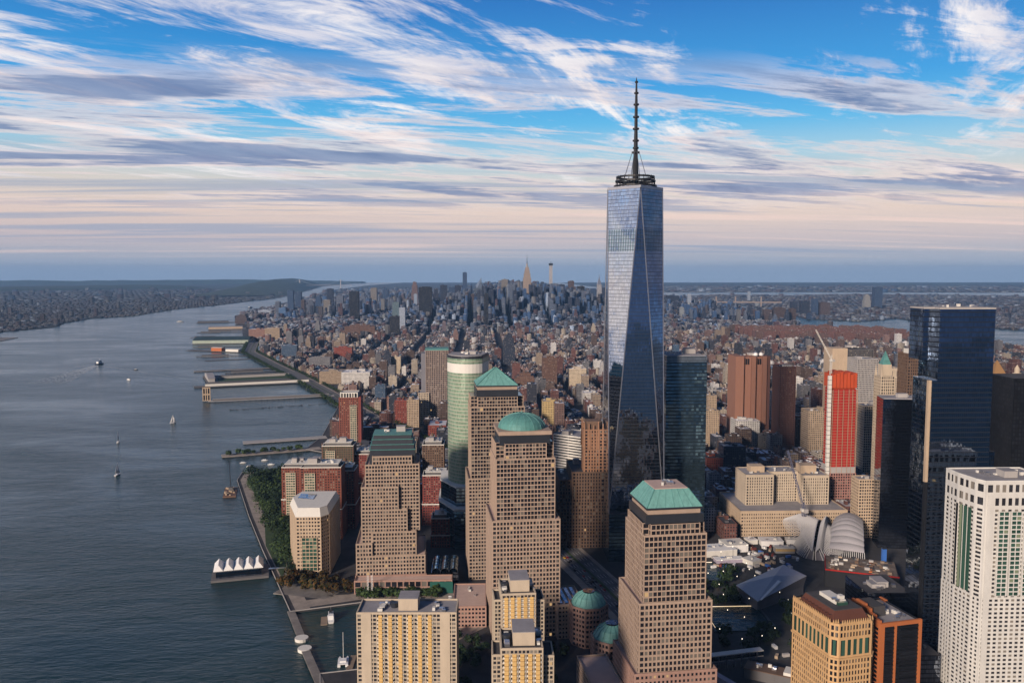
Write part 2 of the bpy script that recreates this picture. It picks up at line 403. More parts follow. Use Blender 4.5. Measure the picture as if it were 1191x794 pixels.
def tallest():
    r = thing('skyscraper', 'tallest tower, faceted blue mirror glass tapering upward, dark spire on its roof', 'skyscraper', (0, 0, GROUND_Z))
    H = 416.0; B = 54.0; h = 31.0
    mb = MB(); mb.box(-h, h, -h, h, 0, B); mb.build('podium', GL_TEAL, r)
    bc = [(-h, -h), (h, -h), (h, h), (-h, h)]; tc = [(0, -h), (h, 0), (0, h), (-h, 0)]
    def face(ps):
        mb = MB(); A, Bp, C = [Vector(p) for p in ps]
        # uv: metres along the horizontal edge of the facet, height
        e = None
        for p, q in ((A, Bp), (Bp, C), (C, A)):
            if abs(p.z-q.z) < 1e-3: e = (q-p).normalized()
        mb.quad(ps, [(Vector(p).dot(e)+200, p[2]) for p in ps])
        return mb.build('glass_facet', GL_1A, r)
    for i in range(4):
        a, b = bc[i], bc[(i+1) % 4]; t = tc[i]; tp = tc[i-1]
        face([(*a, B), (*b, B), (*t, H)])
        face([(*t, H), (*tp, H), (*a, B)])
    for i in range(4):
        for t in (tc[i], tc[i-1]):
            mb = MB(); mb.beam((*bc[i], B), (*t, H), 1.0); mb.build('edge_trim', STEEL, r)
    mb = MB(); 
    for i in range(4): mb.beam((*tc[i], H+.8), (*tc[(i+1) % 4], H+.8), 1.2, 3.0)
    mb.build('parapet', STEEL, r)
    mb = MB(); mb.quad([(*p, H) for p in tc]); mb.build('roof', TARROOF, r)
    # communications ring and spire
    for k, (rr, z) in enumerate(((24, H+3), (22.5, H+8.5), (21.5, H+13))):
        mb = MB(); n = 32
        ring = [(rr*math.cos(2*math.pi*i/n), rr*math.sin(2*math.pi*i/n)) for i in range(n)]
        inn = [(p[0]*(rr-3.5)/rr, p[1]*(rr-3.5)/rr) for p in ring]
        for i in range(n):
            j = (i+1) % n
            mb.quad([(*ring[i], z), (*ring[j], z), (*ring[j], z+1.6), (*ring[i], z+1.6)])
            mb.quad([(*ring[i], z+1.6), (*ring[j], z+1.6), (*inn[j], z+1.6), (*inn[i], z+1.6)])
            mb.quad([(*inn[i], z), (*inn[j], z), (*ring[j], z), (*ring[i], z)])
            mb.quad([(*inn[j], z), (*inn[i], z), (*inn[i], z+1.6), (*inn[j], z+1.6)])
        mb.build('platform_ring', BLACKM, r)
    mb = MB()
    for i in range(24):
        a = i*math.pi/12; mb.beam((22*math.cos(a), 22*math.sin(a), H), (21*math.cos(a), 21*math.sin(a), H+15), .7)
        if i % 3 == 0: mb.beam((3*math.cos(a), 3*math.sin(a), H+9), (21*math.cos(a), 21*math.sin(a), H+9), .9)
    mb.build('ring_bracing', BLACKM, r)
    T = 541-GROUND_Z
    sp = MB()
    prof = [(3.4, H), (3.4, H+20), (2.4, H+42), (2.2, H+55), (1.9, 483), (1.7, 509), (1.3, 522), (0.9, 534), (0.25, T)]
    for (r0, z0), (r1, z1) in zip(prof, prof[1:]): sp.cyl(0, 0, r0, z0, z1, 10, r1=r1)
    sp.build('spire', BLACKM, r)
    for z, rr in ((H+41, 4.6), (H+46, 3.4), (470, 3.6), (483, 3.6), (496, 3.4), (509.5, 3.1), (522, 2.5), (534, 1.8)):
        c = MB(); c.cyl(0, 0, rr, z-.8, z+.9, 10, bottom=True); c.build('collar', BLACKM, r)
    for i in range(8):
        a = i*math.pi/4+.2; c = MB(); c.beam((4*math.cos(a), 4*math.sin(a), H+42), (13*math.cos(a), 13*math.sin(a), H+14), .45); c.build('guy_cable', STEEL, r)
    OCC.append((-31, 31, -31, 31, H, 'the tallest tower'))
tallest()

WF = dict(bay=3.05, fl=3.9)
def copper_pyramid(t, hx, hy, z0, z1, k):
    t.part('copper_roof', COPPER).prism(rect(hx, hy), z0, z1, top=rect(hx*k, hy*k))
    rb = t.part('roof_rib', COPPERD)
    for sx, sy in ((-1, -1), (1, -1), (1, 1), (-1, 1)):
        rb.beam((sx*hx, sy*hy, z0+.1), (sx*hx*k, sy*hy*k, z1+.1), .7)
    for f in (-.66, -.33, 0, .33, .66):
        rb.beam((f*hx, -hy-.05, z0), (f*hx*k, -hy*k-.05, z1), .25); rb.beam((-hx-.05, f*hy, z0), (-hx*k-.05, f*hy*k, z1), .25)
        rb.beam((hx+.05, f*hy, z0), (hx*k+.05, f*hy*k, z1), .25)
# ---- front tower with cut-off green pyramid
t = Tower('office_tower', 'nearest pink stone tower topped by a pale green cut-off pyramid roof', 'office tower', -45, -372, 6)
t.facade(rect(29, 27), 0, 52, STONE3, GL_OFF, wname='base_grid', pier=1.35, sp=2.0, roof=ROOFP, **WF)
t.facade(rect(25.5, 25), 52, 100, STONE, GL_OFF, wname='lower_grid', pier=.95, sp=1.4, roof=ROOFP, **WF)
t.facade(rect(21.8, 22), 100, 146, STONE, GL_OFF, wname='upper_grid', pier=.52, sp=.95, roof=ROOFP, **WF)
t.facade(notched(21.6, 21.8, 4.5), 146, 154, STONE, GL_OFF, wname='upper_grid', pier=.52, sp=.95, roof=None, **WF)
t.solid('dark_drum', DKMET, rect(20.4, 20.4), 154, 160); t.solid('stone_band', STONE, rect(18.6, 18.6), 160, 163.4)
t.solid('eaves', DKMET, rect(20.0, 20.0), 163.4, 164.6)
copper_pyramid(t, 19.6, 19.6, 164.6, 175.5, .62)
t.solid('roof_deck', ROOFP, rect(11.8, 11.8), 175.5, 176.0); t.clutter(-9, 9, -9, 9, 176, 7, 0, 3)
t.finish()
# ---- dome tower
t = Tower('office_tower', 'pink stone tower topped by a blue-green copper dome', 'office tower', -137, -195, 5)
t.facade(rect(30, 29), 0, 106, STONE, GL_OFF, wname='lower_grid', pier=.95, sp=1.4, roof=ROOFP, **WF)
t.facade(rect(26, 25), 106, 160, STONE, GL_OFF, wname='upper_grid', pier=.52, sp=.95, roof=ROOFP, **WF)
t.facade(notched(25.7, 24.7, 7.5), 160, 174, STONE, GL_OFF, wname='upper_grid', pier=.52, sp=.95, roof=None, **WF)
t.solid('dark_drum', DKMET, rect(22.5, 21.5), 172, 181); t.solid('stone_band', STONE, rect(23.6, 22.6), 181, 184.4)
d = t.part('copper_dome', COPPERD); d.dome(0, 0, 21.5, 184.4, 12.8, 32, 8)
rb = t.part('roof_rib', COPPER)
for i in range(16):
    a = i*math.pi/8; pv = None
    for k in range(7):
        th = k/6*math.pi/2*.97; p = (21.6*math.cos(th)*math.cos(a), 21.6*math.cos(th)*math.sin(a), 184.5+12.8*math.sin(th))
        if pv: rb.beam(pv, p, .3)
        pv = p
t.part('finial', COPPERD).cyl(0, 0, .8, 197, 199.5, 8, r1=.2)
t.finish()
# ---- pyramid tower
t = Tower('office_tower', 'pink stone tower with a pointed green copper pyramid, behind the domed tower', 'office tower', -158, -52, 4)
t.facade(rect(31, 27), 0, 108, STONE2, GL_OFF, wname='lower_grid', pier=1.0, sp=1.5, roof=ROOFP, **WF)
t.facade(rect(28, 24), 108, 183, STONE2, GL_OFF, wname='upper_grid', pier=.52, sp=.95, roof=ROOFP, **WF)
t.facade(notched(27.7, 23.7, 7), 183, 194, STONE2, GL_OFF, wname='upper_grid', pier=.52, sp=.95, roof=None, **WF)
t.solid('dark_drum', DKMET, rect(22, 21), 194, 201); t.solid('stone_band', STONE, rect(21, 20), 201, 204.5); t.solid('eaves', DKMET, rect(22.2, 21.2), 204.5, 205.6)
copper_pyramid(t, 21.8, 20.8, 205.6, 222.5, .03)
t.finish()
# ---- stepped tower with the dark mansard
t = Tower('office_tower', 'broad stepped tan tower with dark layered roof, left of the domed tower', 'office tower', -267, -62, 3)
W = dict(bay=3.2, fl=3.9, pier=1.15, sp=1.6)
t.facade([(-38, -38), (34, -38), (34, 30), (-38, 30)], 0, 13, STONE3, GL_OFF, wname='base_grid', pier=.8, sp=1.6, bay=5.5, fl=6, roof=ROOFP)
t.facade([(-37, -37), (33, -37), (33, 28), (-37, 28)], 13, 33, STONE2, GL_OFF, wname='lower_grid', roof=ROOFP, **W)
t.facade([(-37, -36.6), (-21, -36.6), (-21, 26), (-37, 26)], 33, 46, STONE2, GL_OFF, wname='lower_grid', roof=ROOFP, **W)
t.facade([(-20.6, -34), (24, -34), (24, 26), (-20.6, 26)], 33, 57, STONE2, GL_OFF, wname='middle_grid', roof=ROOFP, **W)
t.facade([(-31.5, -33), (15, -33), (15, 25), (-31.5, 25)], 46, 80, STONE2, GL_OFF, wname='middle_grid', roof=ROOFP, **W)
t.facade([(-31.4, -32), (6, -32), (6, 24), (-31.4, 24)], 80, 103.5, STONE2, GL_OFF, wname='middle_grid', roof=ROOFP, **W)
t.facade([(-27.5, -28), (27.5, -28), (27.5, 23), (-27.5, 23)], 57, 126, STONE2, GL_OFF, wname='upper_grid', roof=ROOFP, bay=3.1, fl=3.9, pier=.9, sp=1.4)
t.facade([(-20, -27.6), (20, -27.6), (20, 20), (-20, 20)], 126, 134.5, STONE2, GL_OFF, wname='upper_grid', roof=ROOFP, bay=3.1, fl=3.9, pier=.9, sp=1.4)
mr = t.part('mansard_roof', DKMET); 
for k, (hx, hy, a, b) in enumerate(((23.5, 22, 126, 141), (22.3, 20, 141, 146), (21, 18, 146, 151), (19.8, 16, 151, 155.5))):
    mr.prism(rect(hx, hy, 0, -3), a, b, top=rect(hx-.7, hy-1.2, 0, -3)); t.part('copper_ledge', COPPERD).box(-hx-.2, hx+.2, -3-hy-.2, -3+hy+.2, b, b+.5, bottom=True)
t.clutter(-14, 14, -12, 8, 156, 6, 1, 5)
t.finish()
# ---- podium with terraces between the stone towers
t = Tower('gallery_building', 'long low stone gallery with green hoarding at the foot of the stepped tower', 'gallery', -262, -108)
t.facade([(-40, -8), (58, -8), (58, 6), (-40, 6)], 0, 13, STONE3, GL_OFF, wname='arcade_grid', bay=6, fl=6, pier=1, sp=1.5, roof=ROOFP)
t.part('green_hoarding', GREENPT).box(36, 59, -9.6, -8.9, 0.2, 12)
t.finish(60)
t = Tower('atrium', 'blue-grey barrel-vaulted glass atrium between two stone towers', 'atrium', -212, -75)
ab = t.part('glass_vault', GL_TEAL); rb = t.part('vault_rib', DKMET)
for k in range(3):
    pv = None
    for j in range(9):
        a = math.pi*j/8; p = (-9+k*9-4.4*math.cos(a), 14+4*math.sin(a))
        if pv: ab.quad([(pv[0], -20, pv[1]), (pv[0], 22, pv[1]), (p[0], 22, p[1]), (p[0], -20, p[1])], [(0, 0), (42, 0), (42, 3), (0, 3)])
        if pv:
            for y in (-20, -10, 0, 10, 21): rb.beam((pv[0], y, pv[1]+.1), (p[0], y, p[1]+.1), .35)
        pv = p
t.solid('atrium_walls', GL_BLACK, [(-14, -20.5), (14, -20.5), (14, 22), (-14, 22)], 0, 14)
t.finish()
t = Tower('terrace_building', 'flat pink roof terrace building beside the left foot of the domed tower', 'terrace', -186, -170)
t.facade([(-14, -30), (16, -30), (16, 26), (-14, 26)], 0, 19, STONE3, GL_OFF, wname='base_grid', bay=3.5, fl=4.2, pier=1.2, sp=1.8, roof=ROOFP)
t.clutter(-10, 10, -5, 20, 19, 4, 0, 9)
t.finish(60)
# gatehouses with ribbed green domes
def gatehouse(x, y, lab, seed):
    t = Tower('gatehouse', lab, 'gatehouse', x, y, 6)
    oc = [(17*math.cos(math.pi/8+i*math.pi/4), 17*math.sin(math.pi/8+i*math.pi/4)) for i in range(8)]
    t.facade(oc, 0, 34, STONE3, GL_OFF, wname='stone_grid', bay=3.2, fl=4.0, pier=1.2, sp=1.9, roof=ROOFP)
    d = t.part('copper_dome', COPPER); d.cyl(0, 0, 15, 34, 36, 24); d.cyl(0, 0, 14.6, 36, 41, 24, r1=11.5); d.cyl(0, 0, 11.5, 41, 44.6, 24, r1=5.5)
    rb = t.part('roof_rib', COPPERD)
    for i in range(16):
        a = i*math.pi/8; c, s_ = math.cos(a), math.sin(a)
        rb.beam((14.7*c, 14.7*s_, 36), (11.6*c, 11.6*s_, 41.1), .45); rb.beam((11.6*c, 11.6*s_, 41.1), (5.5*c, 5.5*s_, 44.7), .45)
    t.part('skylight', GL_BLACK).cyl(0, 0, 5.4, 44.5, 45.6, 16)
    t.finish()
gatehouse(-80, -232, 'octagonal gatehouse with ribbed green dome, the farther one of two', 1)
gatehouse(-70, -300, 'octagonal gatehouse with ribbed green dome, partly hidden by the nearest stone tower', 2)
t = Tower('podium_building', 'low pink stone wing with slatted roof joining the domed tower and the gatehouse', 'wing', -99, -205, 6)
t.facade([(-10, -22), (14, -22), (14, 22), (-10, 22)], 0, 30, STONE, GL_OFF, wname='stone_grid', bay=3.2, fl=4, pier=1.2, sp=1.9, roof=ROOFP)
for k in range(4): t.part('skylight', GL_BLACK).box(-8+k*5.4, -5+k*5.4, -18, 18, 30, 31)
t.finish(60)
t = Tower('podium_building', 'stone block with lined windows left of the nearest stone tower, at the picture bottom', 'wing', -92, -352, 6)
t.facade([(-8, -40), (14, -40), (14, 18), (-8, 18)], 0, 34, STONE, GL_OFF, wname='stone_grid', bay=3.2, fl=4, pier=1.2, sp=1.9, roof=ROOFP)
t.finish(60)
# ---- curved green glass tower
t = Tower('office_tower', 'curved green glass office tower with a white top band behind the pyramid tower', 'office tower', -186, 48)
arc = []
for k in range(13):
    a = R(196+k*9.2); arc.append((-2+27*math.cos(a), 26+36*math.sin(a)))
poly = arc+[(22, 34), (-24, 42)]
t.skin('curved_glass', GL_GREENC, poly, 0, 205); t.solid('white_crown_band', WHITEC, [(p[0]*1.005, p[1]*1.005) for p in poly], 205, 216)
t.skin('crown_glass', GL_GREENC, poly, 216, 222); t.solid('dark_cornice', DKMET, [(p[0]*1.015, p[1]*1.015) for p in poly], 222, 225)
t.solid('roof', ROOFG, [(p[0]*.96, p[1]*.96) for p in poly], 225, 226); t.clutter(-14, 12, 8, 30, 226, 16, 2, 8)
t.finish()
t = Tower('office_wing', 'low glass wing with white roof bands at the curved green tower foot', 'office wing', -205, 52)
t.skin('wing_glass', GL_TEAL, [(-20, 10), (0, -35), (30, -35), (30, 60), (-20, 60)], 0, 46)
t.solid('white_roof', WHITEC, [(-21, 10), (0, -36), (31, -36), (31, 61), (-21, 61)], 46, 48.5)
t.skin('wing_glass', GL_TEAL, [(-18, 16), (2, -24), (30, -24), (30, 60), (-18, 60)], 48.5, 70)
t.solid('white_roof', WHITEC, [(-19, 16), (2, -25), (31, -25), (31, 61), (-19, 61)], 70, 72)
t.finish()
# ---- tall grey bank tower
t = Tower('office_tower', 'tall grey-brown gridded tower with teal roof edge, left of the curved green tower', 'office tower', -268, 880, 3)
t.facade(rect(24, 22), 0, 156, plain('greige_panel', (0.30, 0.235, 0.20)), GL_OFF, wname='panel_grid', bay=4, fl=4.2, pier=1.4, sp=1.2, roof=ROOFG)
t.solid('plain_side_wall', plain('slate_grey_panel', (0.17, 0.17, 0.19)), [(-34, -18), (-24.6, -18), (-24.6, 18), (-34, 18)], 66, 150)
t.facade([(-40, -26), (-18, -26), (-18, 20), (-40, 20)], 0, 65, CREAM, GL_OFF, wname='annex_grid', bay=4, fl=4.2, pier=1.6, sp=1.8, roof=ROOFG)
t.solid('teal_roof_edge', COPPERD, rect(25, 23), 157, 160.5)
t.finish(60)
# ---- angled pale block by the park
t = Tower('office_building', 'six-sided tan office block with white sloped roof beside the dark riverside park', 'office building', -357, -28)
hx = [(-12, -38), (14, -38), (19, -30), (19, 42), (-30, 42), (-30, 15)]
hx = [(-13, -40), (13, -40), (20, -30), (20, 38), (-24, 38), (-30, 10)]
t.facade(hx, 0, 66, SAND, GL_OFF, wname='stone_grid', bay=3.1, fl=3.9, pier=1.3, sp=1.9)
sc = lambda k, dy=0: [(p[0]*k, p[1]*k+dy) for p in hx]
t.solid('white_bevel_roof', WHITEC, sc(1.01), 66, 74, top=sc(.88)); t.solid('roof', WHITEC, sc(.878), 74, 74.5)
t.solid('skylight', GL_BLACK, [(-20, 4), (-2, -2), (-2, 18), (-20, 22)], 74.5, 75)
t.facade([(-7, -41.2), (9, -41.2), (9, -40.5), (-7, -40.5)], 8, 44, SAND, GL_GRN, wname='bay_window', bay=4, fl=4, pier=.5, sp=.8)
t.finish()
# ---- red brick riverside blocks
def redblock(x, y, w, d, h, lab, wall=REDBR, seed=1, glass=GL_APT, rot=0, trim=WHITEC, ind=100, cream=True):
    t = Tower('apartment_building', lab, 'apartment block', x, y, rot)
    t.facade(rect(w/2, d/2), 0, h*.42, wall, glass, wname='lower_brick_grid', bay=3.2, fl=3.2, pier=1.4, sp=1.4, roof=TARROOF)
    t.facade(rect(w/2-.7, d/2-.7), h*.42, h, wall, glass, wname='brick_grid', bay=3.2, fl=3.2, pier=1.4, sp=1.4, roof=TARROOF, pmat=trim)
    t.part('cornice', trim).box(-w/2-.8, w/2+.8, -d/2-.8, d/2+.8, h*.42-.3, h*.42+.9, bottom=True)
    if cream:
        t.facade([(-w/2+6, -d/2-.9), (-w/2+18, -d/2-.9), (-w/2+18, -d/2+1), (-w/2+6, -d/2+1)], 4, h-6, CREAM, GL_GRN, wname='bay_window_grid', bay=3, fl=3.2, pier=.5, sp=1.3)
    t.solid('penthouse', CONCD, rect(w/2-4, d/2-4), h, h+4); t.part('penthouse_trim', trim).box(-w/2+3.6, w/2-3.6, -d/2+3.6, d/2-3.6, h+4, h+4.6, bottom=True)
    t.clutter(-w/2+6, w/2-6, -d/2+6, d/2-6, h+4.6, 9, 2, seed, tank=seed % 2 == 0)
    return t.finish(ind)
redblock(-368, 78, 50, 32, 88, 'large red brick apartment block with cream bay and white cornices, behind the six-sided block')
redblock(-350, 120, 34, 34, 74, 'shadowed red brick wing joining the large red block on its right', DKRED, 2, cream=False)
redblock(-412, 150, 40, 34, 72, 'red brick riverside block with an octagonal red rooftop pavilion', REDBR, 3)
redblock(-372, 225, 44, 32, 84, 'brick block with tan balconied left end and dark glazed front, by the river cove', BROWNST, 4, GL_GRN)
redblock(-328, 235, 46, 34, 70, 'brick block with red recessed top storeys and pale stone base, left of the mansard roof', DKRED, 5, cream=False)
t = Tower('apartment_tower', 'slender red brick riverside tower with a cream window stripe and white striped crown', 'apartment tower', -405, 540)
t.facade(rect(17, 14), 0, 104, REDBR, GL_APT, wname='brick_grid', bay=3.4, fl=3.3, pier=1.5, sp=1.4, roof=ROOFG)
t.facade([(2, -15.2), (13, -15.2), (13, -14), (2, -14)], 0, 92, CREAM, GL_GRN, wname='stripe_grid', bay=3.6, fl=3.3, pier=.6, sp=1.2)
t.facade(rect(15, 12), 104, 113, WHITEC, GL_OFF, wname='crown_grid', bay=5, fl=9, pier=1.6, sp=2, roof=ROOFG)
t.solid('dark_side_wall', DKRED, [(17.5, -14), (21, -14), (21, 12), (17.5, 12)], 0, 106)
t.finish(60)
redblock(-238, 190, 30, 36, 92, 'dark brown brick tower in shade between the mansard roof and the curved green tower', BROWNST, 6, cream=False)
redblock(-232, 130, 34, 30, 64, 'dark red block with white roof in the shade left of the curved green tower', DKRED, 7, cream=False)
redblock(-272, 165, 30, 30, 76, 'brown shaded block peeping out right behind the mansard roof', BROWNST, 8, cream=False)
redblock(-222, 40, 22, 28, 34, 'low dark red block at the bottom of the dark street left of the glass wing', DKRED, 9, cream=False)
# ---- apartment slabs with ochre balconies
def gateway(x, y, hw, hd, H, lab, cols, rot, cross=True, seed=1):
    t = Tower('apartment_tower', lab, 'apartment tower', x, y, rot)
    P = dict(bay=2.5, fl=2.75, pier=.6, sp=.95)
    if cross:
        t.facade([(-hw*.72, -hd), (hw*.62, -hd), (hw*.62, hd), (-hw*.72, hd)], 0, H, CREAM, GL_APT, wname='concrete_grid', roof=TARROOF, **P)
        t.facade([(-hw, -hd+5), (-hw*.73, -hd+5), (-hw*.73, hd-4), (-hw, hd-4)], 0, H-6, CREAM, GL_APT, wname='concrete_grid', roof=TARROOF, **P)
        t.facade([(hw*.63, -hd+5), (hw, -hd+5), (hw, hd-4), (hw*.63, hd-4)], 0, H-7, CREAM, GL_APT, wname='concrete_grid', roof=TARROOF, **P)
        x0, x1 = -hw*.68, hw*.6
    else:
        t.facade(rect(hw, hd), 0, H, CREAM, GL_APT, wname='concrete_grid', roof=ROOFG, **P)
        t.solid('end_wall', CREAM, [(-hw+3.0, -hd-.75), (-hw+9.4, -hd-.75), (-hw+9.4, -hd+1), (-hw+3.0, -hd+1)], 0, H+.5)
        t.solid('end_wall', CREAM, [(hw-10.6, -hd-.75), (hw-4, -hd-.75), (hw-4, -hd+1), (hw-10.6, -hd+1)], 0, H+.5)
        x0, x1 = -hw+15.5, hw-17.5
    for k in range(cols):
        xc = x0+(x1-x0)*(k+.5)/cols if cross else x0+(x1-x0)*k/(cols-1)
        b = MB()
        for f in range(int(H/2.75)-1):
            z = 2.4+f*2.75; b.box(xc-1.25, xc+1.25, -hd-1.5, -hd+.1, z, z+1.25, bottom=True)
            b.box(xc-1.25, xc+1.25, -hd-.6, -hd+.1, z+1.25, z+2.76)
        b.build('balcony_stack', OCHRE, t.root)
        b = MB()
        for f in range(int(H/2.75)-1):
            z = 2.5+f*2.75
            for dx in (-2.05, 1.3): b.box(xc+dx, xc+dx+.8, -hd-.9, -hd+.1, z, z+.9, bottom=True)
        b.build('balcony_rail', WHITEC, t.root)  # white rail boxes on either side of each ochre balcony stack
    t.solid('penthouse', CREAM, [(-6, -hd+5), (7, -hd+5), (7, hd-4), (-6, hd-4)], H, H+8); t.solid('penthouse_roof', ROOFG, [(-6.2, -hd+4.8), (7.2, -hd+4.8), (7.2, hd-3.8), (-6.2, hd-3.8)], H+8, H+8.4)
    t.part('cooling_tower', DKMET).cyl(-9.5, 0, 2.4, H, H+3.2, 14)
    t.clutter(-hw*.68, -7 if cross else -12, -hd+2, hd-2, H, 8, 0, seed); t.clutter(9, hw*.58 if cross else hw-4, -hd+2, hd-2, H, 7, 0, seed+7)
    return t.finish()
gateway(-224, -389, 33, 11.5, 97, 'wide cream apartment slab with ochre balcony columns, at the marina', 6, -2, False, 2)
gateway(-149, -379, 17, 14, 106, 'cream apartment tower with ochre balconies in front of the domed tower', 5, 3, True, 4)
gateway(-150, -458, 18, 14, 104, 'lowest cream apartment tower with ochre balconies, cut off by the picture bottom', 5, 0, True, 6)

# ---- art deco brown tower left of the tallest tower
t = Tower('office_tower', 'brown brick setback tower with a castle-like crown, close left of the tallest tower', 'office tower', -48, 52)
D = dict(bay=3.6, fl=3.9, pier=1.7, sp=1.3)
t.facade([(-37, -34), (20, -34), (20, 34), (-37, 34)], 0, 55, BROWNST, GL_DARK and GL_OFF, wname='lower_brick_grid', roof=TARROOF, **D)
t.facade([(-34, -32), (-20, -32), (-20, 30), (-34, 30)], 55, 80, BROWNST, GL_OFF, wname='lower_brick_grid', roof=TARROOF, **D)
t.facade([(-19, -34.4), (19, -34.4), (19, 30), (-19, 30)], 55, 90, BROWNST, GL_OFF, wname='middle_brick_grid', roof=TARROOF, **D)
LB = plain('warm_brown_brick', (0.27, 0.145, 0.085), 0.9)
t.facade([(-5, -33), (17, -33), (17, -8), (-5, -8)], 90, 140, LB, GL_OFF, wname='tower_brick_grid', roof=TARROOF, **D)
cr = t.part('crown_buttress', LB)
for x in (-5, .5, 6, 11.5, 17):
    for y in (-33, -20, -8): 
        cr.prism([(x-1.3, y-1.3), (x+1.3, y-1.3), (x+1.3, y+1.3), (x-1.3, y+1.3)], 118, 146+((int(x*2)) % 3)*2, top=[(x-.5, y-.5), (x+.5, y-.5), (x+.5, y+.5), (x-.5, y+.5)])
t.solid('crown_block', BROWNST, [(-2, -30), (14, -30), (14, -11), (-2, -11)], 140, 150)
t.clutter(-16, 14, -5, 24, 90, 6, 2, 31); t.clutter(-32, -22, -26, 24, 80, 6, 0, 33)
t.finish(80)
t = Tower('office_building', 'white building with horizontal black window stripes left of the brown castle-crowned tower', 'office building', -38, 226, -38)
t.facade(rect(24, 22), 0, 96, WHITEC, GL_OFF, wname='band_grid', bay=24, fl=3.9, pier=.3, sp=2.1, roof=ROOFG)
t.clutter(-18, 18, -16, 16, 96, 5, 1, 12)
t.finish(80)
# ---- teal glass tower right of the tallest
t = Tower('office_tower', 'dark teal glass tower with floor lines just right of the tallest tower', 'office tower', 68, 52)
t.skin('banded_glass', GL_TEAL, [(-24, -27), (24, -27), (24, 27), (-24, 27)], 0, 219)
t.solid('screen_crown', GL_SILV, [(-23.6, -26.6), (23.6, -26.6), (23.6, 26.6), (-23.6, 26.6)], 219, 226)
t.solid('roof', ROOFG, rect(22, 25), 226, 226.5); t.clutter(-18, 18, -20, 20, 226.5, 10, 1, 5)
# crane base on its roof
t.finish()
# ---- stone post office block
t = Tower('office_building', 'big tan stone post office block with two raised window-ribbed wings', 'office building', 212, 98)
F2 = dict(bay=2.9, fl=4.4, pier=1.5, sp=2.4, panes=True)
t.facade([(-67, -45), (66, -45), (66, 45), (-67, 45)], 0, 31, SAND, GL_OFF, wname='lower_stone_grid', roof=ROOFG, attic=1.5, **F2)
V2 = dict(bay=3.1, fl=3.7, pier=1.7, sp=1.3)
t.facade([(-52, -16), (-17, -16), (-17, 26), (-52, 26)], 31, 69, CREAM, GL_OFF, wname='left_wing_grid', roof=ROOFG, attic=2, **V2)
t.facade([(-16.5, 0), (20, 0), (20, 30), (-16.5, 30)], 31, 69, CREAM, GL_OFF, wname='link_grid', roof=ROOFG, attic=2, **V2)
t.facade([(20.5, -16), (54, -16), (54, 26), (20.5, 26)], 31, 67.5, CREAM, GL_OFF, wname='right_wing_grid', roof=ROOFG, attic=2, **V2)
t.solid('rooftop_block', SAND, rect(9, 8, -32, 8), 69, 77); t.solid('rooftop_block', SAND, rect(10, 9, 33, 6), 67.5, 78)
t.clutter(-48, -20, -12, 22, 69, 9, 0, 3); t.clutter(24, 50, -12, 22, 68, 9, 0, 4); t.clutter(-14, 18, 3, 26, 69, 8, 0, 14)
t.finish()
# ---- windowless brown towers
t = Tower('telephone_tower', 'tall windowless brown tower with vertical shafts and white dish antennas on its roof', 'tower', 344, 640)
t.solid('granite_slab', BRTOWER, rect(33, 20), 0, 164)
for x0, x1 in ((-35, -19), (-4, 4), (17, 25)): t.part('shaft', BRTOWER).box(x0, x1, -26, 24, 0, 166)
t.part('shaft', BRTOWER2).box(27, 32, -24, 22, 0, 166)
for x in (-17, -13, -9, 6, 10, 14): t.part('vent_opening', BLACKM).box(x-1.5, x+1.5, -20.6, -19.5, 150, 161, bottom=True)
for x, y in ((8, -10), (19, -8)): dm = t.part('dish_antenna', WHITE); dm.dome(x, y, 4.0, 168, 4, 14, 5); dm.cyl(x, y, 4.0, 166, 168, 14)
t.clutter(-30, 30, -16, 16, 166, 12, 1, 3)
t.finish()
t = Tower('apartment_tower', 'dark brown ribbed tower standing right beside the windowless brown tower', 'tower', 377, 545)
t.facade([(-15, -16), (15, -16), (15, 18), (-15, 18)], 0, 155, BRTOWER2, GL_OFF, wname='brick_grid', bay=3, fl=3.4, pier=1.7, sp=1.8, roof=TARROOF)
t.clutter(-12, 12, -12, 12, 155, 10, 2, 9)
t.finish(40)
t = Tower('government_tower', 'bulky tan and dark striped tower behind the red wrapped tower', 'office tower', 550, 672)
t.solid('blank_wing', SAND, [(-40, -20), (-10, -20), (-10, 20), (-40, 20)], 0, 177)
t.facade([(-9.5, -20), (41, -20), (41, 22), (-9.5, 22)], 0, 174, CONCD, GL_OFF, wname='dark_grid', bay=2.6, fl=3.9, pier=1.0, sp=.8, roof=TARROOF)
t.clutter(-34, 34, -14, 14, 177, 6, 1, 3)
t.finish(30)
# ---- red wrapped tower under construction
t = Tower('construction_tower', 'unfinished tower wrapped in red netting with an orange top and white hoist', 'tower', 300, 133)
t.facade(rect(17, 15), 0, 62, plain('raw_panel', (.33, .17, .14)), GL_OFF, wname='panel_grid', bay=3.4, fl=3.7, pier=1.2, sp=1.4)
sl = t.part('floor_slab', LOUVER); nt_ = t.part('red_net', REDNET)
nt_.box(-15.2, 15.2, -13.2, 13.2, 62, 172, cap=False)
for z in np.arange(62, 173, 3.7): sl.box(-16.6, 16.6, -14.6, 14.6, float(z), float(z)+.38, bottom=True)
for x in (-16.3, -9, -2, 5, 10, 16.1):
    sl.box(x-.35, x+.35, -15.0, -14.2, 62, 172)
for x0, x1 in ((-14, -10.5), (-8, -4), (-.5, 3.5), (6, 9)): t.part('net_panel', plain('pale_red_net', (.38, .022, .014)) if 'pale_red_net' not in MATS else MATS['pale_red_net']).box(x0, x1, -14.0, -13.6, 64, 171, bottom=True)
t.part('concrete_band', CONC).box(-16.8, 16.8, -14.9, 14.9, 62, 70, bottom=True)
on = t.part('orange_net', ORNET)
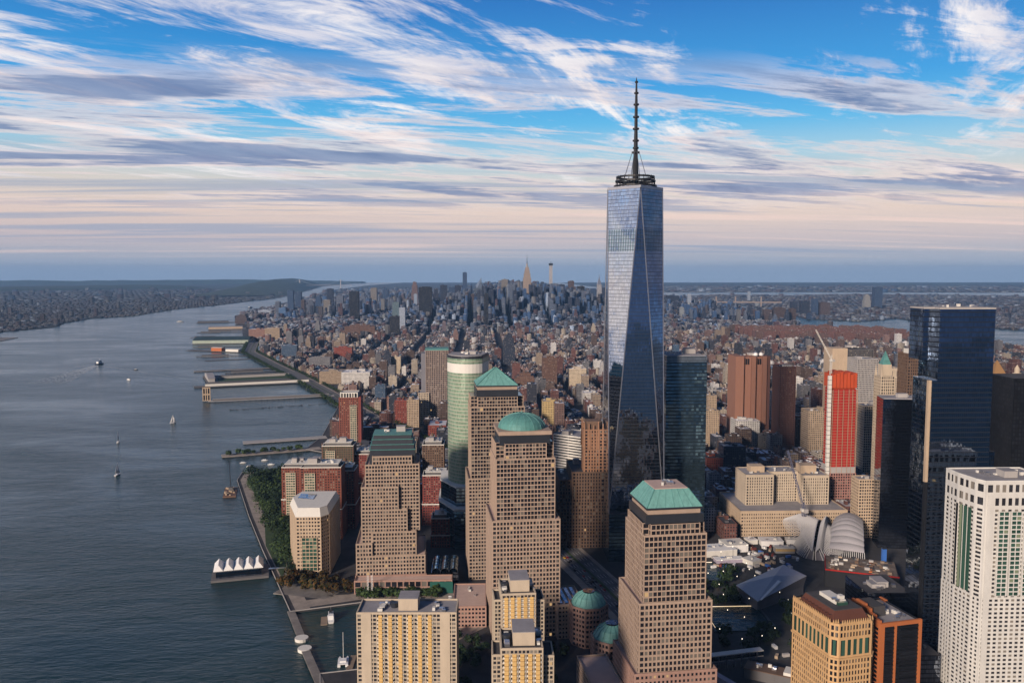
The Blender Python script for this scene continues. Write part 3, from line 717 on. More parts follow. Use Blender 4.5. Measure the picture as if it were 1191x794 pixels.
for k in range(7): on.box(-16.5+k*4.6, -12.6+k*4.6, -15-(.4 if k % 2 else 0), 14, 174, 192+(k*37 % 5)*.8, bottom=True)
t.solid('orange_net', ORNET, rect(14, 12), 172, 192)
h_ = t.part('hoist_mast', WHITEC)
h_.box(-21.5, -17.5, -13, -9, 0, 190)
for z in range(4, 190, 6): t.part('hoist_tie', DKMET).box(-21.7, -17.3, -13.2, -8.8, float(z), z+.5, bottom=True)
t.finish(60)
def crane(name_lab, x, y, z0, z1, ang, jib, mat, tilt=55, cat='crane', w=2.0):
    r = thing('tower_crane', name_lab, cat, (x, y, z0)); H = z1-z0
    m = MB(); 
    for sx, sy in ((-1, -1), (1, -1), (1, 1), (-1, 1)): m.beam((sx*w/2, sy*w/2, 0), (sx*w/2, sy*w/2, H), w*.16)
    k = 0; z = 0
    while z < H-w*1.4:
        q = ((-1, -1), (1, -1), (1, 1), (-1, 1))
        for i in range(4):
            a, b = q[i], q[(i+1) % 4]; m.beam((a[0]*w/2, a[1]*w/2, z), (b[0]*w/2, b[1]*w/2, z+w*1.4), w*.1)
        z += w*1.4
    m.build('mast', mat, r)
    d = Vector((math.cos(R(ang))*math.cos(R(tilt)), math.sin(R(ang))*math.cos(R(tilt)), math.sin(R(tilt))))
    s_ = Vector((-math.sin(R(ang)), math.cos(R(ang)), 0)); up = s_.cross(d)*-1
    j = MB(); o = Vector((0, 0, H)); n = int(jib/(w*1.2))
    for k in range(n):
        a, b = o+d*(jib*k/n), o+d*(jib*(k+1)/n)
        for p in (s_*w*.4, -s_*w*.4, up*w*.6): j.beam(a+p, b+p, w*.14)
        j.beam(a+s_*w*.4, b-s_*w*.4, w*.08); j.beam(a+up*w*.6, b+s_*w*.4, w*.08); j.beam(a-s_*w*.4, b+up*w*.6, w*.08)
    j.build('jib', mat, r)
    c = MB(); b = o-Vector((d.x, d.y, 0))*w*3; c.beam(o, b, w*.5); c.beam(o, o+Vector((-d.x*w*.8, -d.y*w*.8, w*3.2)), w*.22); c.beam(o+Vector((-d.x*w*.8, -d.y*w*.8, w*3.2)), o+d*jib*.7, w*.07); c.beam(b, o+Vector((-d.x*w*.8, -d.y*w*.8, w*3.2)), w*.1)
    c.build('counter_jib', mat, r)
    q = MB(); q.box(b.x-w*.8, b.x+w*.8, b.y-w*.8, b.y+w*.8, b.z-w*1.2, b.z+w*.4, bottom=True); q.build('counterweight', CONC, r)
    q = MB(); q.box(-w*.9, w*.9, -w*.9, w*.9, H-w*.9, H+w*.2, bottom=True); q.build('cab', WHITEC, r)
    return r
crane('white tower crane on the red wrapped tower, jib pointing up left', 284, 128, 192, 212, 165, 44, WHITEC, 62)
crane('orange tower crane rising among roofs right of the tallest tower', 132, 640, 20, 118, 25, 60, ORNET, 62, w=4)
crane('blue-grey lattice crane standing in front of the tan post office block', 214, 30, GROUND_Z, 42, 118, 72, plain('crane_slate', (.10, .11, .17)), 68, w=3)
# ---- mid distance office towers on the right
def simple(name, lab, cat, x, y, hw, hd, H, wall, glass=GL_OFF, seed=1, ind=60, tiers=None, **f):
    t = Tower(name, lab, cat, x, y); base = dict(bay=3.3, fl=3.8, pier=1.4, sp=1.7); base.update(f)
    z = 0
    for k, (fx, fz) in enumerate(tiers or [(1, 1)]):
        t.facade(rect(hw*fx, hd*fx), z, H*fz, wall, glass, wname='facade_grid' if k == 0 else 'setback_grid', roof=ROOFG, **base); z = H*fz
    t.clutter(-hw*.6, hw*.6, -hd*.6, hd*.6, H, 5, 1, seed)
    return t
simple('office_tower', 'grey tower with dark square hole near its top, between red tower and cream crown', 'office tower', 522, 548, 19, 20, 168, CONC, seed=2, bay=2.8, pier=.9, sp=1.6).finish(40)
t = simple('office_tower', 'cream tower with tall arched openings round its crown', 'office tower', 587, 600, 26, 22, 128, CREAM, seed=3, bay=4, pier=1.6, sp=1.4)
t.solid('crown', CREAM, notched(25, 21, 5), 128, 146)
for k in range(5): t.part('crown_arch', CONCD).box(-19+k*8.4, -14.5+k*8.4, -21.9, -20.9, 131, 141, bottom=True)
t.finish(40)
simple('office_tower', 'slim cream tower with dark windows below the arched crown tower', 'office tower', 432, 330, 14, 16, 118, CREAM, seed=5, bay=3, pier=.8, sp=1.3).finish(50)
t = Tower('church_like_tower', 'slender white gothic spire rising left of the tallest dark glass tower', 'gothic tower', 352, 120)
t.facade(rect(9, 9), 0, 190, CREAM, GL_OFF, wname='stone_grid', bay=3, fl=4, pier=1.2, sp=1.4)
t.solid('lantern', CREAM, rect(6, 6), 190, 205); t.part('spire', COPPERD).prism(rect(5.5, 5.5), 205, 222, top=rect(.3, .3))
for sx in (-1, 1):
    for sy in (-1, 1): t.part('pinnacle', CREAM).prism(rect(1.3, 1.3, sx*8, sy*8), 190, 203, top=rect(.2, .2, sx*8, sy*8))
t.finish(20)
# black reflecting slab hotel
t = Tower('hotel_tower', 'black glass slab hotel with pale flat roof, left of the tallest dark glass tower', 'hotel', 322, 18)
t.skin('black_glass', GL_BLACK, [(-28, -14), (23, -22), (27, 8), (-22, 14)], 0, 177)
t.solid('roof', ROOFG, [(-27, -13), (22, -21), (26, 7), (-21, 13)], 177, 178); t.clutter(-14, 18, -10, 4, 178, 9, 1, 6)
t.finish()
t = Tower('office_tower', 'dark brown slab with white rooftop box, close left of the tallest dark glass tower', 'office tower', 372, 90); t.facade(rect(12, 12), 0, 222, BROWNST, GL_OFF, wname='brick_grid', roof=ROOFG, bay=3, fl=3.8, pier=1.4, sp=1.6); t.solid('rooftop_block', WHITEC, rect(8, 7), 222, 228); t.finish(30)
simple('office_building', 'slim tan office tower with flat roof at the left foot of the black hotel', 'office building', 296, 52, 9.5, 10, 72, SAND, seed=9, bay=3.2, pier=1.0, sp=1.6).finish(60)
# tall dark glass tower
t = Tower('office_tower', 'tallest dark navy glass tower on the right with a notched left corner', 'office tower', 215, -262)
t.skin('glass_skin', GL_NAVY, [(-22.3, -20), (28, -20), (28, 10), (-22.3, 10)], 0, 236)
t.skin('middle_glass_skin', GL_NAVY, [(-18, -20), (28, -20), (28, 10), (-18, 10)], 236, 252)
t.skin('upper_glass_skin', GL_NAVY, [(-18, -20), (28, -20), (28, 10), (-27, 10), (-27, -12), (-18, -12)], 252, 294, roof=ROOFG)
t.part('reflection_strip', SAND).box(-24.8, -22.4, -19.5, -16.6, 152, 236); t.part('reflection_strip_base', BLACKM).box(-24.7, -22.4, -19.4, -16.7, 0, 152)  # sandstone strip paints the corner's lit reflection; black length added beneath it
t.solid('parapet', CONC, [(-18.2, -20.2), (28.2, -20.2), (28.2, 10.2), (-27.2, 10.2), (-27.2, -12.2), (-18.2, -12.2)], 294, 295.2)
t.clutter(-16, 24, -16, 6, 295, 8, 0, 5)
t.finish()
t = Tower('office_wing', 'dark lower glass block in the shade right of the tallest dark glass tower', 'office wing', 262, -236)
t.skin('glass_skin', GL_BLACK, [(-18, -14), (6, -14), (6, 20), (-18, 20)], 0, 170, roof=TARROOF)
t.finish()
simple('office_tower', 'ornate tan stone block partly behind the dark glass tower, below the golden pyramid', 'office tower', 520, 150, 30, 18, 140, SAND, seed=11, bay=3, pier=1, sp=1.5, tiers=[(1, .8), (.8, 1)]).finish(60)
t = Tower('courthouse_tower', 'tan courthouse tower with a golden-brown pyramid roof by the right picture edge', 'courthouse', 671, 388)
t.facade(rect(15, 15), 0, 150, CREAM, GL_OFF, wname='stone_grid', bay=3.4, fl=4, pier=1.5, sp=1.7, roof=ROOFG)
t.part('pyramid_roof', plain('gilded_brown_roof', (.30, .17, .07))).prism(rect(14, 14), 150, 181, top=rect(.4, .4)); t.finish(40)
t = Tower('municipal_tower', 'cream tiered cupola tower at the far right edge beside the golden pyramid', 'municipal building', 700, 380)
t.facade(rect(16, 14), 0, 128, CREAM, GL_OFF, wname='stone_grid', bay=3.4, fl=4, pier=1.5, sp=1.7, roof=ROOFG)
c = t.part('cupola', CREAM); c.cyl(0, 0, 9, 128, 150, 16); c.cyl(0, 0, 6.5, 150, 161, 14); c.cyl(0, 0, 4, 161, 168, 12); c.cyl(0, 0, 4, 168, 174, 12, r1=.3)
t.finish(20)
t = Tower('office_tower', 'solid black steel tower cut off by the right picture edge', 'office tower', 345, -165)
t.skin('black_steel_skin', curtain('black_steel', (.02, .021, .024), 3, 4, line=(.006, .006, .007), lw=.3, lh=.3, rough=.35, metal=.3, jitter=.01, tint=.4), [(-16, -14), (30, -14), (30, 25), (-16, 25)], 0, 224, roof=TARROOF)
t.finish()
# ---- white chamfered hotel tower, bottom right
WHITE_ = WHITE; WHITE = plain('white_precast', (0.60, 0.59, 0.55), 0.7, 0.22)
t = Tower('hotel_tower', 'white gridded tower with green glass window strips at the lower right edge', 'hotel', 216, -335, 0)
Wd = dict(bay=1.85, fl=3.0, pier=.55, sp=1.15)
ocw = [(-13, -17), (30, -17), (30, 20), (-21, 20), (-21, -9)]
ocw = [(-19, -18), (34, -18), (34, 24), (-25, 24), (-25, 7), (-22, -11)]
t.facade(ocw, 0, 82, WHITE, GL_APT, wname='lower_white_grid', bay=4.4, fl=3.3, pier=1.7, sp=1.5)
t.facade([(p[0]*.99, p[1]*.99) for p in ocw], 82, 150, WHITE, GL_APT, wname='white_grid', bay=5.2, fl=3.3, pier=2.2, sp=1.4)
t.facade([(p[0]*.99, p[1]*.99) for p in ocw], 150, 170, WHITE, GL_APT, wname='crown_grid', bay=5.4, fl=9, pier=2.0, sp=4.4, roof=ROOFG)
for x0, x1 in ((-8.7, -1), (.8, 8.5), (11, 18.7), (22, 29.7)):
    t.facade([(x0, -19.2), (x1, -19.2), (x1, -18.2), (x0, -18.2)], 84, 148, WHITE, GL_GRN, wname='green_strip_grid', bay=4.5, fl=3.3, pier=.5, sp=.8)
pl_ = t.part('solid_panel', WHITE); pl_.box(-17.5, -13.0, -18.9, -18.2, 0, 160)
t.facade([(-25.8, 5), (-25.8, 7.5), (-25.1, 7.5), (-25.1, 5)], 84, 148, WHITE, GL_GRN, wname='green_strip_grid', bay=2.5, fl=3.3, pier=.4, sp=.8)
for y0, y1, xo in ((-8, -5.6, -23.6), (-3.6, -1.2, -24.3), (.8, 3.2, -25.0)): t.part('dark_window_stripe', GL_GRN).prism([(xo-.5, y1), (xo+.1, y0), (xo+.8, y0), (xo+.3, y1)], 84, 148)
t.clutter(-12, 28, -10, 18, 170, 12, 1, 21)
t.finish()
WHITE = WHITE_
# ---- gold terracotta building
t = Tower('office_tower', 'ornate golden terracotta tower with dark copper mansard roof, near the bottom right', 'office tower', 64, -400, 12)
pg = [(-15, -20), (-11, -24), (13, -24), (17, -20), (17, 22), (-15, 22)]
G = dict(bay=2.35, fl=3.9, pier=1.0, sp=1.3)
t.facade(pg, 0, 72, GOLD, GL_OFF, wname='shaft_grid', **G)
t.part('cornice', GOLD).prism([(p[0]*1.06, p[1]*1.05) for p in pg], 71.6, 73, bottom=True)
t.facade(pg, 73, 86, GOLD, GL_GRN, wname='arcade_grid', bay=4.7, fl=12, pier=1.6, sp=2.4)
t.facade(pg, 86, 95, GOLD, GL_OFF, wname='attic_grid', bay=2.35, fl=4.2, pier=.95, sp=1.4, roof=TARROOF)
for k in range(18):
    x = -14+k*1.72; t.part('cresting', GOLD).prism(rect(.5, .5, x, -24.3 if 2 < k < 16 else -22), 95.6, 98.4, top=rect(.1, .1, x, -24.3 if 2 < k < 16 else -22))
for k in range(24):
    y = -20+k*1.8; t.part('cresting', GOLD).prism(rect(.5, .5, -15.4, y), 95.6, 98.4, top=rect(.1, .1, -15.4, y))
t.solid('mansard_roof', RUSTC, rect(13.5, 19.5, 1, 0), 95, 101.5, top=rect(10.5, 16.5, 1, 0)); t.solid('roof', TARROOF, rect(10.4, 16.4, 1, 0), 101.5, 102)
for k in range(9): t.part('dormer', RUSTC).box(-13.4, -11.2, -16+k*3.8, -14.4+k*3.8, 96, 99)
t.solid('rooftop_unit', WHITEC, rect(4, 9, 1, 1), 102, 104.5); t.solid('rooftop_unit_glass', GL_GRN, rect(3.5, 1.2, 1, -9.6), 102, 104)
t.clutter(-6, 8, -12, 14, 104.5, 4, 0, 4)
t.finish()
# ---- orange brick tower with black glass strips
t = Tower('apartment_tower', 'orange brick tower with black glass bands and stepped parapet, bottom right', 'apartment tower', 106, -384, 12)
t.facade([(-15.5, -20), (15.5, -20), (15.5, 20), (-15.5, 20)], 0, 86, BLACKM, GL_DARK, wname='black_band_grid', bay=20, fl=2.9, pier=.3, sp=1.0, roof=ROOFG)
o_ = t.part('brick_pier', ORANGE)
for x0, x1 in ((-16.6, -13), (-4.6, -3.4), (14.6, 16.6)): o_.box(x0, x1, -21.2, -19, 0, 87.5)
for y0, y1 in ((-21, -15), (14, 20.8)): o_.box(-16.8, -15, y0+.4, y1, 0, 87.6)
for y0, y1 in ((14, 20.8), (-21, -19)): o_.box(15.1, 16.8, y0+.2, y1+.1, 0, 87.6)
pw = t.part('window_column', GL_DARK)
for f in range(28): pw.box(-17.0, -16.7, -19.4, -16.6, 1.5+f*3, 3.3+f*3, bottom=True)
pa = t.part('stepped_parapet', ORANGE)
for k, h in enumerate((2, 4, 6.5, 8, 8, 6.5, 4, 2)): pa.box(-16.4, -14.6, -20+k*5, -15.02+k*5, 86, 87.5+h)
pa.box(-16, 16, -21, -19.4, 85, 87.7, bottom=True)
t.solid('bulkhead', TARROOF, rect(5, 8, -6, 2), 86, 93); t.solid('bulkhead', SAND, rect(4, 3, 2, 8), 86, 90); t.clutter(0, 13, -16, 12, 86, 10, 0, 7)
t.finish()
t = Tower('low_building', 'dark flat-roofed low building right of the orange brick tower', 'low building', 162, -300)
t.skin('dark_skin', GL_BLACK, rect(22, 26), 0, 26, roof=TARROOF); t.clutter(-18, 18, -20, 20, 26, 12, 2, 17); t.finish()
t = Tower('office_tower', 'dark glass block filling the shade between the orange tower and white tower', 'office tower', 178, -232)
t.skin('dark_skin', GL_BLACK, rect(19, 22), 0, 48, roof=TARROOF); t.clutter(-15, 15, -18, 18, 48, 10, 2, 19); t.finish()
# ================================================================== LAND AND WATER
def smooth_noise_mat(name, c1, c2, scale, rough=.95):
    m, nt, b = newmat(name); tc = N(nt, 'ShaderNodeTexCoord')
    n = N(nt, 'ShaderNodeTexNoise', inp={'Scale': scale, 'Detail': 8.0, 'Roughness': 0.7}); L(nt, tc.outputs['Object'], n.inputs['Vector'])
    L(nt, ramp(nt, n.outputs[0], [(.35, c1), (.65, c2)]), b.inputs['Base Color']); b.inputs['Roughness'].default_value = rough; return m
ASPH = smooth_noise_mat('asphalt', (.022, .022, .026), (.05, .048, .05), .05)
PAVE = smooth_noise_mat('paving', (.13, .12, .11), (.24, .22, .20), .08)
LIGHTPAVE = smooth_noise_mat('light_paving', (.22, .19, .165), (.36, .31, .26), .08)
LAWN = smooth_noise_mat('lawn', (.022, .045, .012), (.04, .075, .02), .06)
SUBURB = smooth_noise_mat('wooded_land', (.008, .016, .012), (.03, .032, .028), .004)
HILL = smooth_noise_mat('wooded_hill', (.018, .035, .018), (.04, .055, .03), .003)
EARTH = smooth_noise_mat('bare_earth', (.10, .075, .055), (.24, .19, .15), .15)
def water_mat():
    m, nt, b = newmat('river_water'); tc = N(nt, 'ShaderNodeTexCoord')
    b.inputs['Base Color'].default_value = (.014, .038, .040, 1); b.inputs['Roughness'].default_value = .16
    b.inputs['IOR'].default_value = 1.33
    mp = N(nt, 'ShaderNodeMapping'); mp.inputs[2].default_value = (0, 0, R(-24)); mp.inputs[3].default_value = (.55, 1.3, 1)
    L(nt, tc.outputs['Object'], mp.inputs[0])
    n1 = N(nt, 'ShaderNodeTexNoise', inp={'Scale': .16, 'Detail': 5.0, 'Roughness': .62, 'Distortion': .4}); L(nt, mp.outputs[0], n1.inputs['Vector'])
    n2 = N(nt, 'ShaderNodeTexNoise', inp={'Scale': .035, 'Detail': 4.0, 'Roughness': .6}); L(nt, mp.outputs[0], n2.inputs['Vector'])
    n3 = N(nt, 'ShaderNodeTexNoise', inp={'Scale': .0035, 'Detail': 6.0, 'Roughness': .65, 'Distortion': 1.2}); L(nt, mp.outputs[0], n3.inputs['Vector'])
    h = mth(nt, 'ADD', mth(nt, 'MULTIPLY', n1.outputs[0], 1.5), mth(nt, 'MULTIPLY', n2.outputs[0], 3.0))
    bp = N(nt, 'ShaderNodeBump', inp={'Strength': 1.0, 'Distance': 1.15}); L(nt, h, bp.inputs['Height'])
    L(nt, ramp(nt, n3.outputs[0], [(.36, (.25, .25, .25)), (.50, (.7, .7, .7)), (.62, (1, 1, 1))]), bp.inputs['Strength'])
    L(nt, bp.outputs[0], b.inputs['Normal'])
    L(nt, mth(nt, 'MULTIPLY_ADD', n3.outputs[0], .34, .02), b.inputs['Roughness'])
    return m
WATER = water_mat()
FAR = 27000.0
w = MB(); w.quad([(-FAR, -3500, 0), (FAR, -3500, 0), (FAR, FAR, 0), (-FAR, FAR, 0)]); tag(w.build('water', WATER), kind='structure')
def land(name, poly, z, mat, z0=-.8):
    mb = MB(); a = sum(poly[i][0]*poly[(i+1) % len(poly)][1]-poly[(i+1) % len(poly)][0]*poly[i][1] for i in range(len(poly)))
    if a < 0: poly = poly[::-1]
    for t in tessellate_polygon([[Vector((*p, 0)) for p in poly]]):
        p = [poly[i] for i in t]
        if (p[1][0]-p[0][0])*(p[2][1]-p[0][1])-(p[1][1]-p[0][1])*(p[2][0]-p[0][0]) < 0: p.reverse()
        mb.quad([(*q, z) for q in p])
    mb.prism(poly, z0, z, cap=False)
    return tag(mb.build(name, mat), kind='structure')
SHORE = [(-302, -301), (-305, -285), (-235, -270), (-235, -128), (-290, -137), (-357, -158), (-392, -70), (-430, 25), (-483, 163), (-555, 362), (-561, 412), (-455, 398), (-440, 470), (-455, 560), (-495, 590), (-488, 715), (-520, 1108), (-671, 1459), (-844, 1847), (-1100, 2417), (-1305, 3105), (-1560, 4000), (-1800, 4700), (-2027, 5482), (-2258, 7746), (-2348, 9432), (-2924, 14416), (-3030, 20615), (-2700, FAR-10)]
EAST = [(1800, FAR-10), (2200, 15000), (2300, 12800), (2083, 11000), (2060, 8074), (2050, 6731), (2011, 5592), (1900, 4541), (1850, 4150), (1720, 3930), (1730, 3620), (2040, 3420), (1960, 3000), (2350, 2300), (2600, 1200), (2100, 300), (1400, -600), (600, -900), (-100, -900), (-215, -600)]
MANH = SHORE+EAST
land('ground', MANH, GROUND_Z, ASPH)
QUEENS = [(3400, 1000), (2944, 3600), (2760, 3900), (2749, 4610), (2786, 4900), (2560, 4700), (2349, 4525), (2129, 4846), (2339, 6025), (2418, 7336), (2330, 8625), (2500, 10300), (3300, 11300), (4200, 10900), (5600, 11500), (7783, 10300), (11000, 10900), (FAR-10, 9500), (FAR-10, -1000), (5000, -1000)]
land('terrain', QUEENS, 2.0, SUBURB)
BRONX = [(2500, 13200), (3300, 12700), (5200, 13000), (8200, 12500), (14000, 13400), (FAR-10, 12500), (FAR-10, FAR-10), (2500, FAR-10)]
land('terrain', BRONX, 2.0, SUBURB)
land('terrain', [(2900, 9500), (4700, 9900), (4300, 9300), (3000, 9000)], 2.4, SUBURB) if False else None
JERSEY = [(-3250, 3250), (-2802, 3750), (-2703, 4140), (-2858, 4585), (-2921, 5098), (-2769, 5511), (-2875, 6559), (-2794, 7538), (-2788, 8533), (-2760, 9940), (-3110, 13083), (-3896, 19290), (-3900, FAR-10), (-FAR+10, FAR-10), (-FAR+10, 1500), (-6000, 1600)]
land('terrain', JERSEY, 2.0, SUBURB)
land('terrain', [(-2440, 3060), (-2490, 3350), (-3100, 3420), (-3300, 3000)], 2.0, PAVE)
# hills: low ridges, highest along the river palisades
def hills(name, pts, wid, hgt, seed, depth=6):
    r = random.Random(seed); mb = MB(); n = len(pts)*10; rows = []
    for i in range(n+1):
        f = i/n*(len(pts)-1); k = min(int(f), len(pts)-2); q = f-k
        x = pts[k][0]*(1-q)+pts[k+1][0]*q; y = pts[k][1]*(1-q)+pts[k+1][1]*q; hh = pts[k][2]*(1-q)+pts[k+1][2]*q
        row = []
        for j in range(9):
            t = j/8; prof = math.sin(math.pi*t)**.6
            row.append((x-wid/2+wid*t if wid > 0 else x, y+(t-.5)*depth*100, 1.5+hgt*hh*prof*(.85+.3*r.random()) if 0 < j < 8 else 0.5))
        rows.append(row)
    for a, b in zip(rows, rows[1:]):
        for j in range(8): mb.quad([a[j], a[j+1], b[j+1], b[j]])
    tag(mb.build(name, HILL, smooth=True), kind='structure')
hills('hills', [(-3500, 10500, .12), (-3750, 12500, .45), (-4000, 14500, .8), (-4400, 17000, 1.0), (-4650, 19300, 1.0), (-4700, 20000, .4)], 1300, 170, 1)
hills('hills', [(-26000, 22000, .6), (-18000, 23500, .9), (-12000, 24500, .7), (-7000, 25000, .9), (-3800, 25500, .4)], -1, 130, 2, 16)
hills('hills', [(-14000, 11000, .4), (-9500, 13500, .6), (-7000, 16500, .7)], 2500, 110, 3)
# ================================================================== STREETS
HWY = [(40, -560), (20, -430), (-5, -290), (-48, -100), (-98, 100), (-216, 456), (-300, 660), (-396, 876), (-545, 1237), (-700, 1600), (-890, 2010), (-1115, 2520), (-1235, 3050)]
def offset(pl, d):
    o = []
    for i, p in enumerate(pl):
        a = pl[max(i-1, 0)]; b = pl[min(i+1, len(pl)-1)]; dx, dy = b[0]-a[0], b[1]-a[1]; l = math.hypot(dx, dy)
        o.append((p[0]+dy/l*d, p[1]-dx/l*d))
    return o
def dense(pl, st=20):
    o = []
    for a, b in zip(pl, pl[1:]):
        n = max(1, int(math.hypot(b[0]-a[0], b[1]-a[1])/st))
        for k in range(n): o.append((a[0]+(b[0]-a[0])*k/n, a[1]+(b[1]-a[1])*k/n))
    return o+[pl[-1]]
def strip(name, pl, d0, d1, z, mat, kerb=0):
    mb = MB(); A, B = offset(pl, d0), offset(pl, d1)
    for i in range(len(pl)-1):
        mb.quad([(*A[i], z), (*B[i], z), (*B[i+1], z), (*A[i+1], z)])
        if kerb:
            mb.quad([(*A[i+1], z-kerb), (*A[i], z-kerb), (*A[i], z), (*A[i+1], z)]); mb.quad([(*B[i], z-kerb), (*B[i+1], z-kerb), (*B[i+1], z), (*B[i], z)])
    return tag(mb.build(name, mat), kind='structure')
H2 = dense(HWY, 60)
strip('road', H2, -16, 16, GROUND_Z+.012, smooth_noise_mat('worn_asphalt', (.07, .07, .078), (.14, .135, .135), .05))
strip('pavement', H2, -24, -16.2, GROUND_Z+.15, LIGHTPAVE, .15); strip('pavement', H2, 16.2, 21, GROUND_Z+.15, LIGHTPAVE, .15)
strip('road_median', H2, -1.6, 1.6, GROUND_Z+.14, LAWN, .14)
mk = MB(); PAINT = plain('road_paint', (.7, .7, .68), .6)
for d in (-12.3, -8.8, -5.2, 5.2, 8.8, 12.3):
    o = offset(dense(HWY[:9], 9), d)
    for i in range(0, len(o)-1, 2):
        a, b = o[i], o[i+1]; l = math.hypot(b[0]-a[0], b[1]-a[1]); nx, ny = (b[1]-a[1])/l*.14, -(b[0]-a[0])/l*.14
        mk.quad([(a[0]-nx, a[1]-ny, GROUND_Z+.02), (a[0]+nx, a[1]+ny, GROUND_Z+.02), (b[0]+nx, b[1]+ny, GROUND_Z+.02), (b[0]-nx, b[1]-ny, GROUND_Z+.02)])
tag(mk.build('road_markings', PAINT), kind='structure')
# riverside walk and marina edge
strip('esplanade', [(-352, -157), (-387, -70), (-425, 25), (-478, 163), (-550, 362), (-556, 408)], 0, 14, GROUND_Z+.02, LIGHTPAVE)
strip('esplanade', [(-350, -150), (-290, -129), (-228, -120)], -18, 0, GROUND_Z+.03, LIGHTPAVE)
land('plaza', [(-330, -118), (-190, -108), (-170, -200), (-232, -268), (-230, -125), (-290, -130)], GROUND_Z+.06, LIGHTPAVE, z0=1)
land('plaza', [(-385, -110), (-330, -128), (-310, -100), (-370, -75)], GROUND_Z+.06, PAVE, z0=1)
land('lawn', [(-470, 190), (-430, 40), (-385, -70), (-400, 40), (-415, 210), (-455, 385), (-545, 395), (-540, 362)], GROUND_Z+.07, LAWN, z0=1)
sw = MB(); pl = SHORE[4:12]
for a, b in zip(SHORE[:-13], SHORE[1:-12]): sw.beam((*a, 2.25), (*b, 2.25), .7, .8)
tag(sw.build('sea_wall', CONC), 'pale concrete quay edge wall running along the near river bank', 'wall')
def jetty(name, lab, a, b, wd, z=1.9, mat=CONC, cat='pier', group=None, sheds=None, post=True, ends=False):
    dx, dy = b[0]-a[0], b[1]-a[1]; l = math.hypot(dx, dy)
    r = thing(name, lab, cat, (a[0], a[1], 0), math.degrees(math.atan2(dy, dx)), group)
    d = MB(); d.box(0, l, -wd/2, wd/2, z-.9, z, bottom=True); d.build('deck', mat, r)
    if post:
        q = MB(); k = 4
        while k < l: 
            for s_ in (-1, 1): q.cyl(k, s_*(wd/2-.6), .5, -1, z-.8, 6)
            k += 14
        q.build('piling', DKMET, r)
    if ends:
        q = MB(); q.cyl(l if ends == 2 else 0, 0, wd*.85, -.5, z+.35, 14); q.build('round_end', WHITEC, r)
    for (x0, x1, hh, m_, w_) in (sheds or []):
        s_ = MB(); s_.box(x0, x1, -w_/2, w_/2, z, z+hh); s_.build('shed_wall', m_[0], r)
        s_ = MB(); s_.prism([(x0-1, -w_/2-1), (x1+1, -w_/2-1), (x1+1, w_/2+1), (x0-1, w_/2+1)], z+hh, z+hh+w_*.05+.5, top=[(x0-1, -w_*.1), (x1+1, -w_*.1), (x1+1, w_*.1), (x0-1, w_*.1)], bottom=True); s_.build('shed_roof', m_[1], r)
    return r
jetty('breakwater', 'upper breakwater arm of the marina with a round white end', (-357, -156), (-334, -217), 7, 2.3, PAVE, 'breakwater', ends=2)
jetty('breakwater', 'lower breakwater arm of the marina with a round white end', (-327, -238), (-302, -301), 7, 2.3, PAVE, 'breakwater', ends=1)
jetty('pier', 'long bare concrete pier slab beyond the tree-planted pier', (-627, 655), (-478, 705), 26, 2.6, CONC)
jetty('pier', 'tree-planted pier with a pale paved edge and small mast, by the cove', (-632, 538), (-470, 600), 24, 2.4, LIGHTPAVE)
jetty('pier', 'thin finger pier ending under the brown ventilation tower', (-860, 1180), (-560, 1272), 16, 3, CONC, sheds=[(12, 300, 4, (CONCD, CONC), 6)])
jetty('pier', 'long narrow row of pier sheds behind the ventilation tower pier', (-985, 1450), (-680, 1560), 40, 3, CONCD, sheds=[(30, 320, 7, (WHITEC, CONCD), 9)])
jetty('pier', 'big square sports pier with white sheds round a dark green field', (-1010, 1620), (-735, 1730), 190, 3, CONCD, sheds=[(6, 24, 10, (CONC, ROOFG), 150), (40, 250, 8, (CONC, CONCD), 9)])
fp = MB(); fp.prism([(-950, 1560), (-745, 1640), (-775, 1745), (-985, 1668)], 3.05, 3.3); tag(fp.build('sports_field', LAWN), 'dark green sports field in the middle of the big square pier', 'sports field')
jetty('pier', 'long low pier with two dark tree clumps beyond the sports pier', (-1112, 1830), (-868, 1935), 30, 3, PAVE)
jetty('pier', 'bare low pier line north of the tree clump pier', (-1190, 2185), (-1040, 2250), 14, 1.5, CONCD)
jetty('pier', 'cluttered barge pier with orange and white roofs', (-1395, 2610), (-1130, 2520), 40, 2.6, CONCD, sheds=[(120, 170, 14, (ORANGE, WHITEC), 24), (190, 250, 9, (WHITEC, WHITEC), 26)])
jetty('pier', 'largest far pier with a long pale green facade and dark green roof', (-1500, 3020), (-1235, 3050), 190, 3, CONC, sheds=[(4, 250, 14, (plain('pale_green_wall', (.36, .42, .34)), plain('dark_green_roof', (.025, .05, .05))), 182)])
jetty('pier', 'dark slim pier beyond the largest far pier', (-2010, 4560), (-1760, 4640), 50, 3, CONCD, sheds=[(10, 200, 9, (CONCD, DKMET), 30)])
jetty('pier', 'far tan shed pier by the brown riverside block', (-1740, 3950), (-1540, 4010), 70, 3, CONC, sheds=[(4, 190, 11, (SAND, ROOFG), 56)])
for nm, a_, b_, w_ in (('thin dark pier just beyond the bare low pier line', (-1270, 2330), (-1080, 2370), 16), ('thin dark finger pier beside the barge pier, on its far side', (-1420, 2740), (-1200, 2790), 20),
    ('short dark pier stub between the sports pier and the tree clump pier', (-1000, 1790), (-840, 1850), 18), ('thin dark pier past the largest far pier', (-1620, 3300), (-1380, 3350), 24), ('slim dark pier near the brown riverside block', (-1700, 3640), (-1460, 3700), 26), ('dark pier line before the tan shed pier', (-1690, 3800), (-1490, 3850), 20)):
    jetty('pier', nm, a_, b_, w_, 2.6, CONCD, sheds=[(20, 120, 5, (CONCD, TARROOF), w_*.6)])
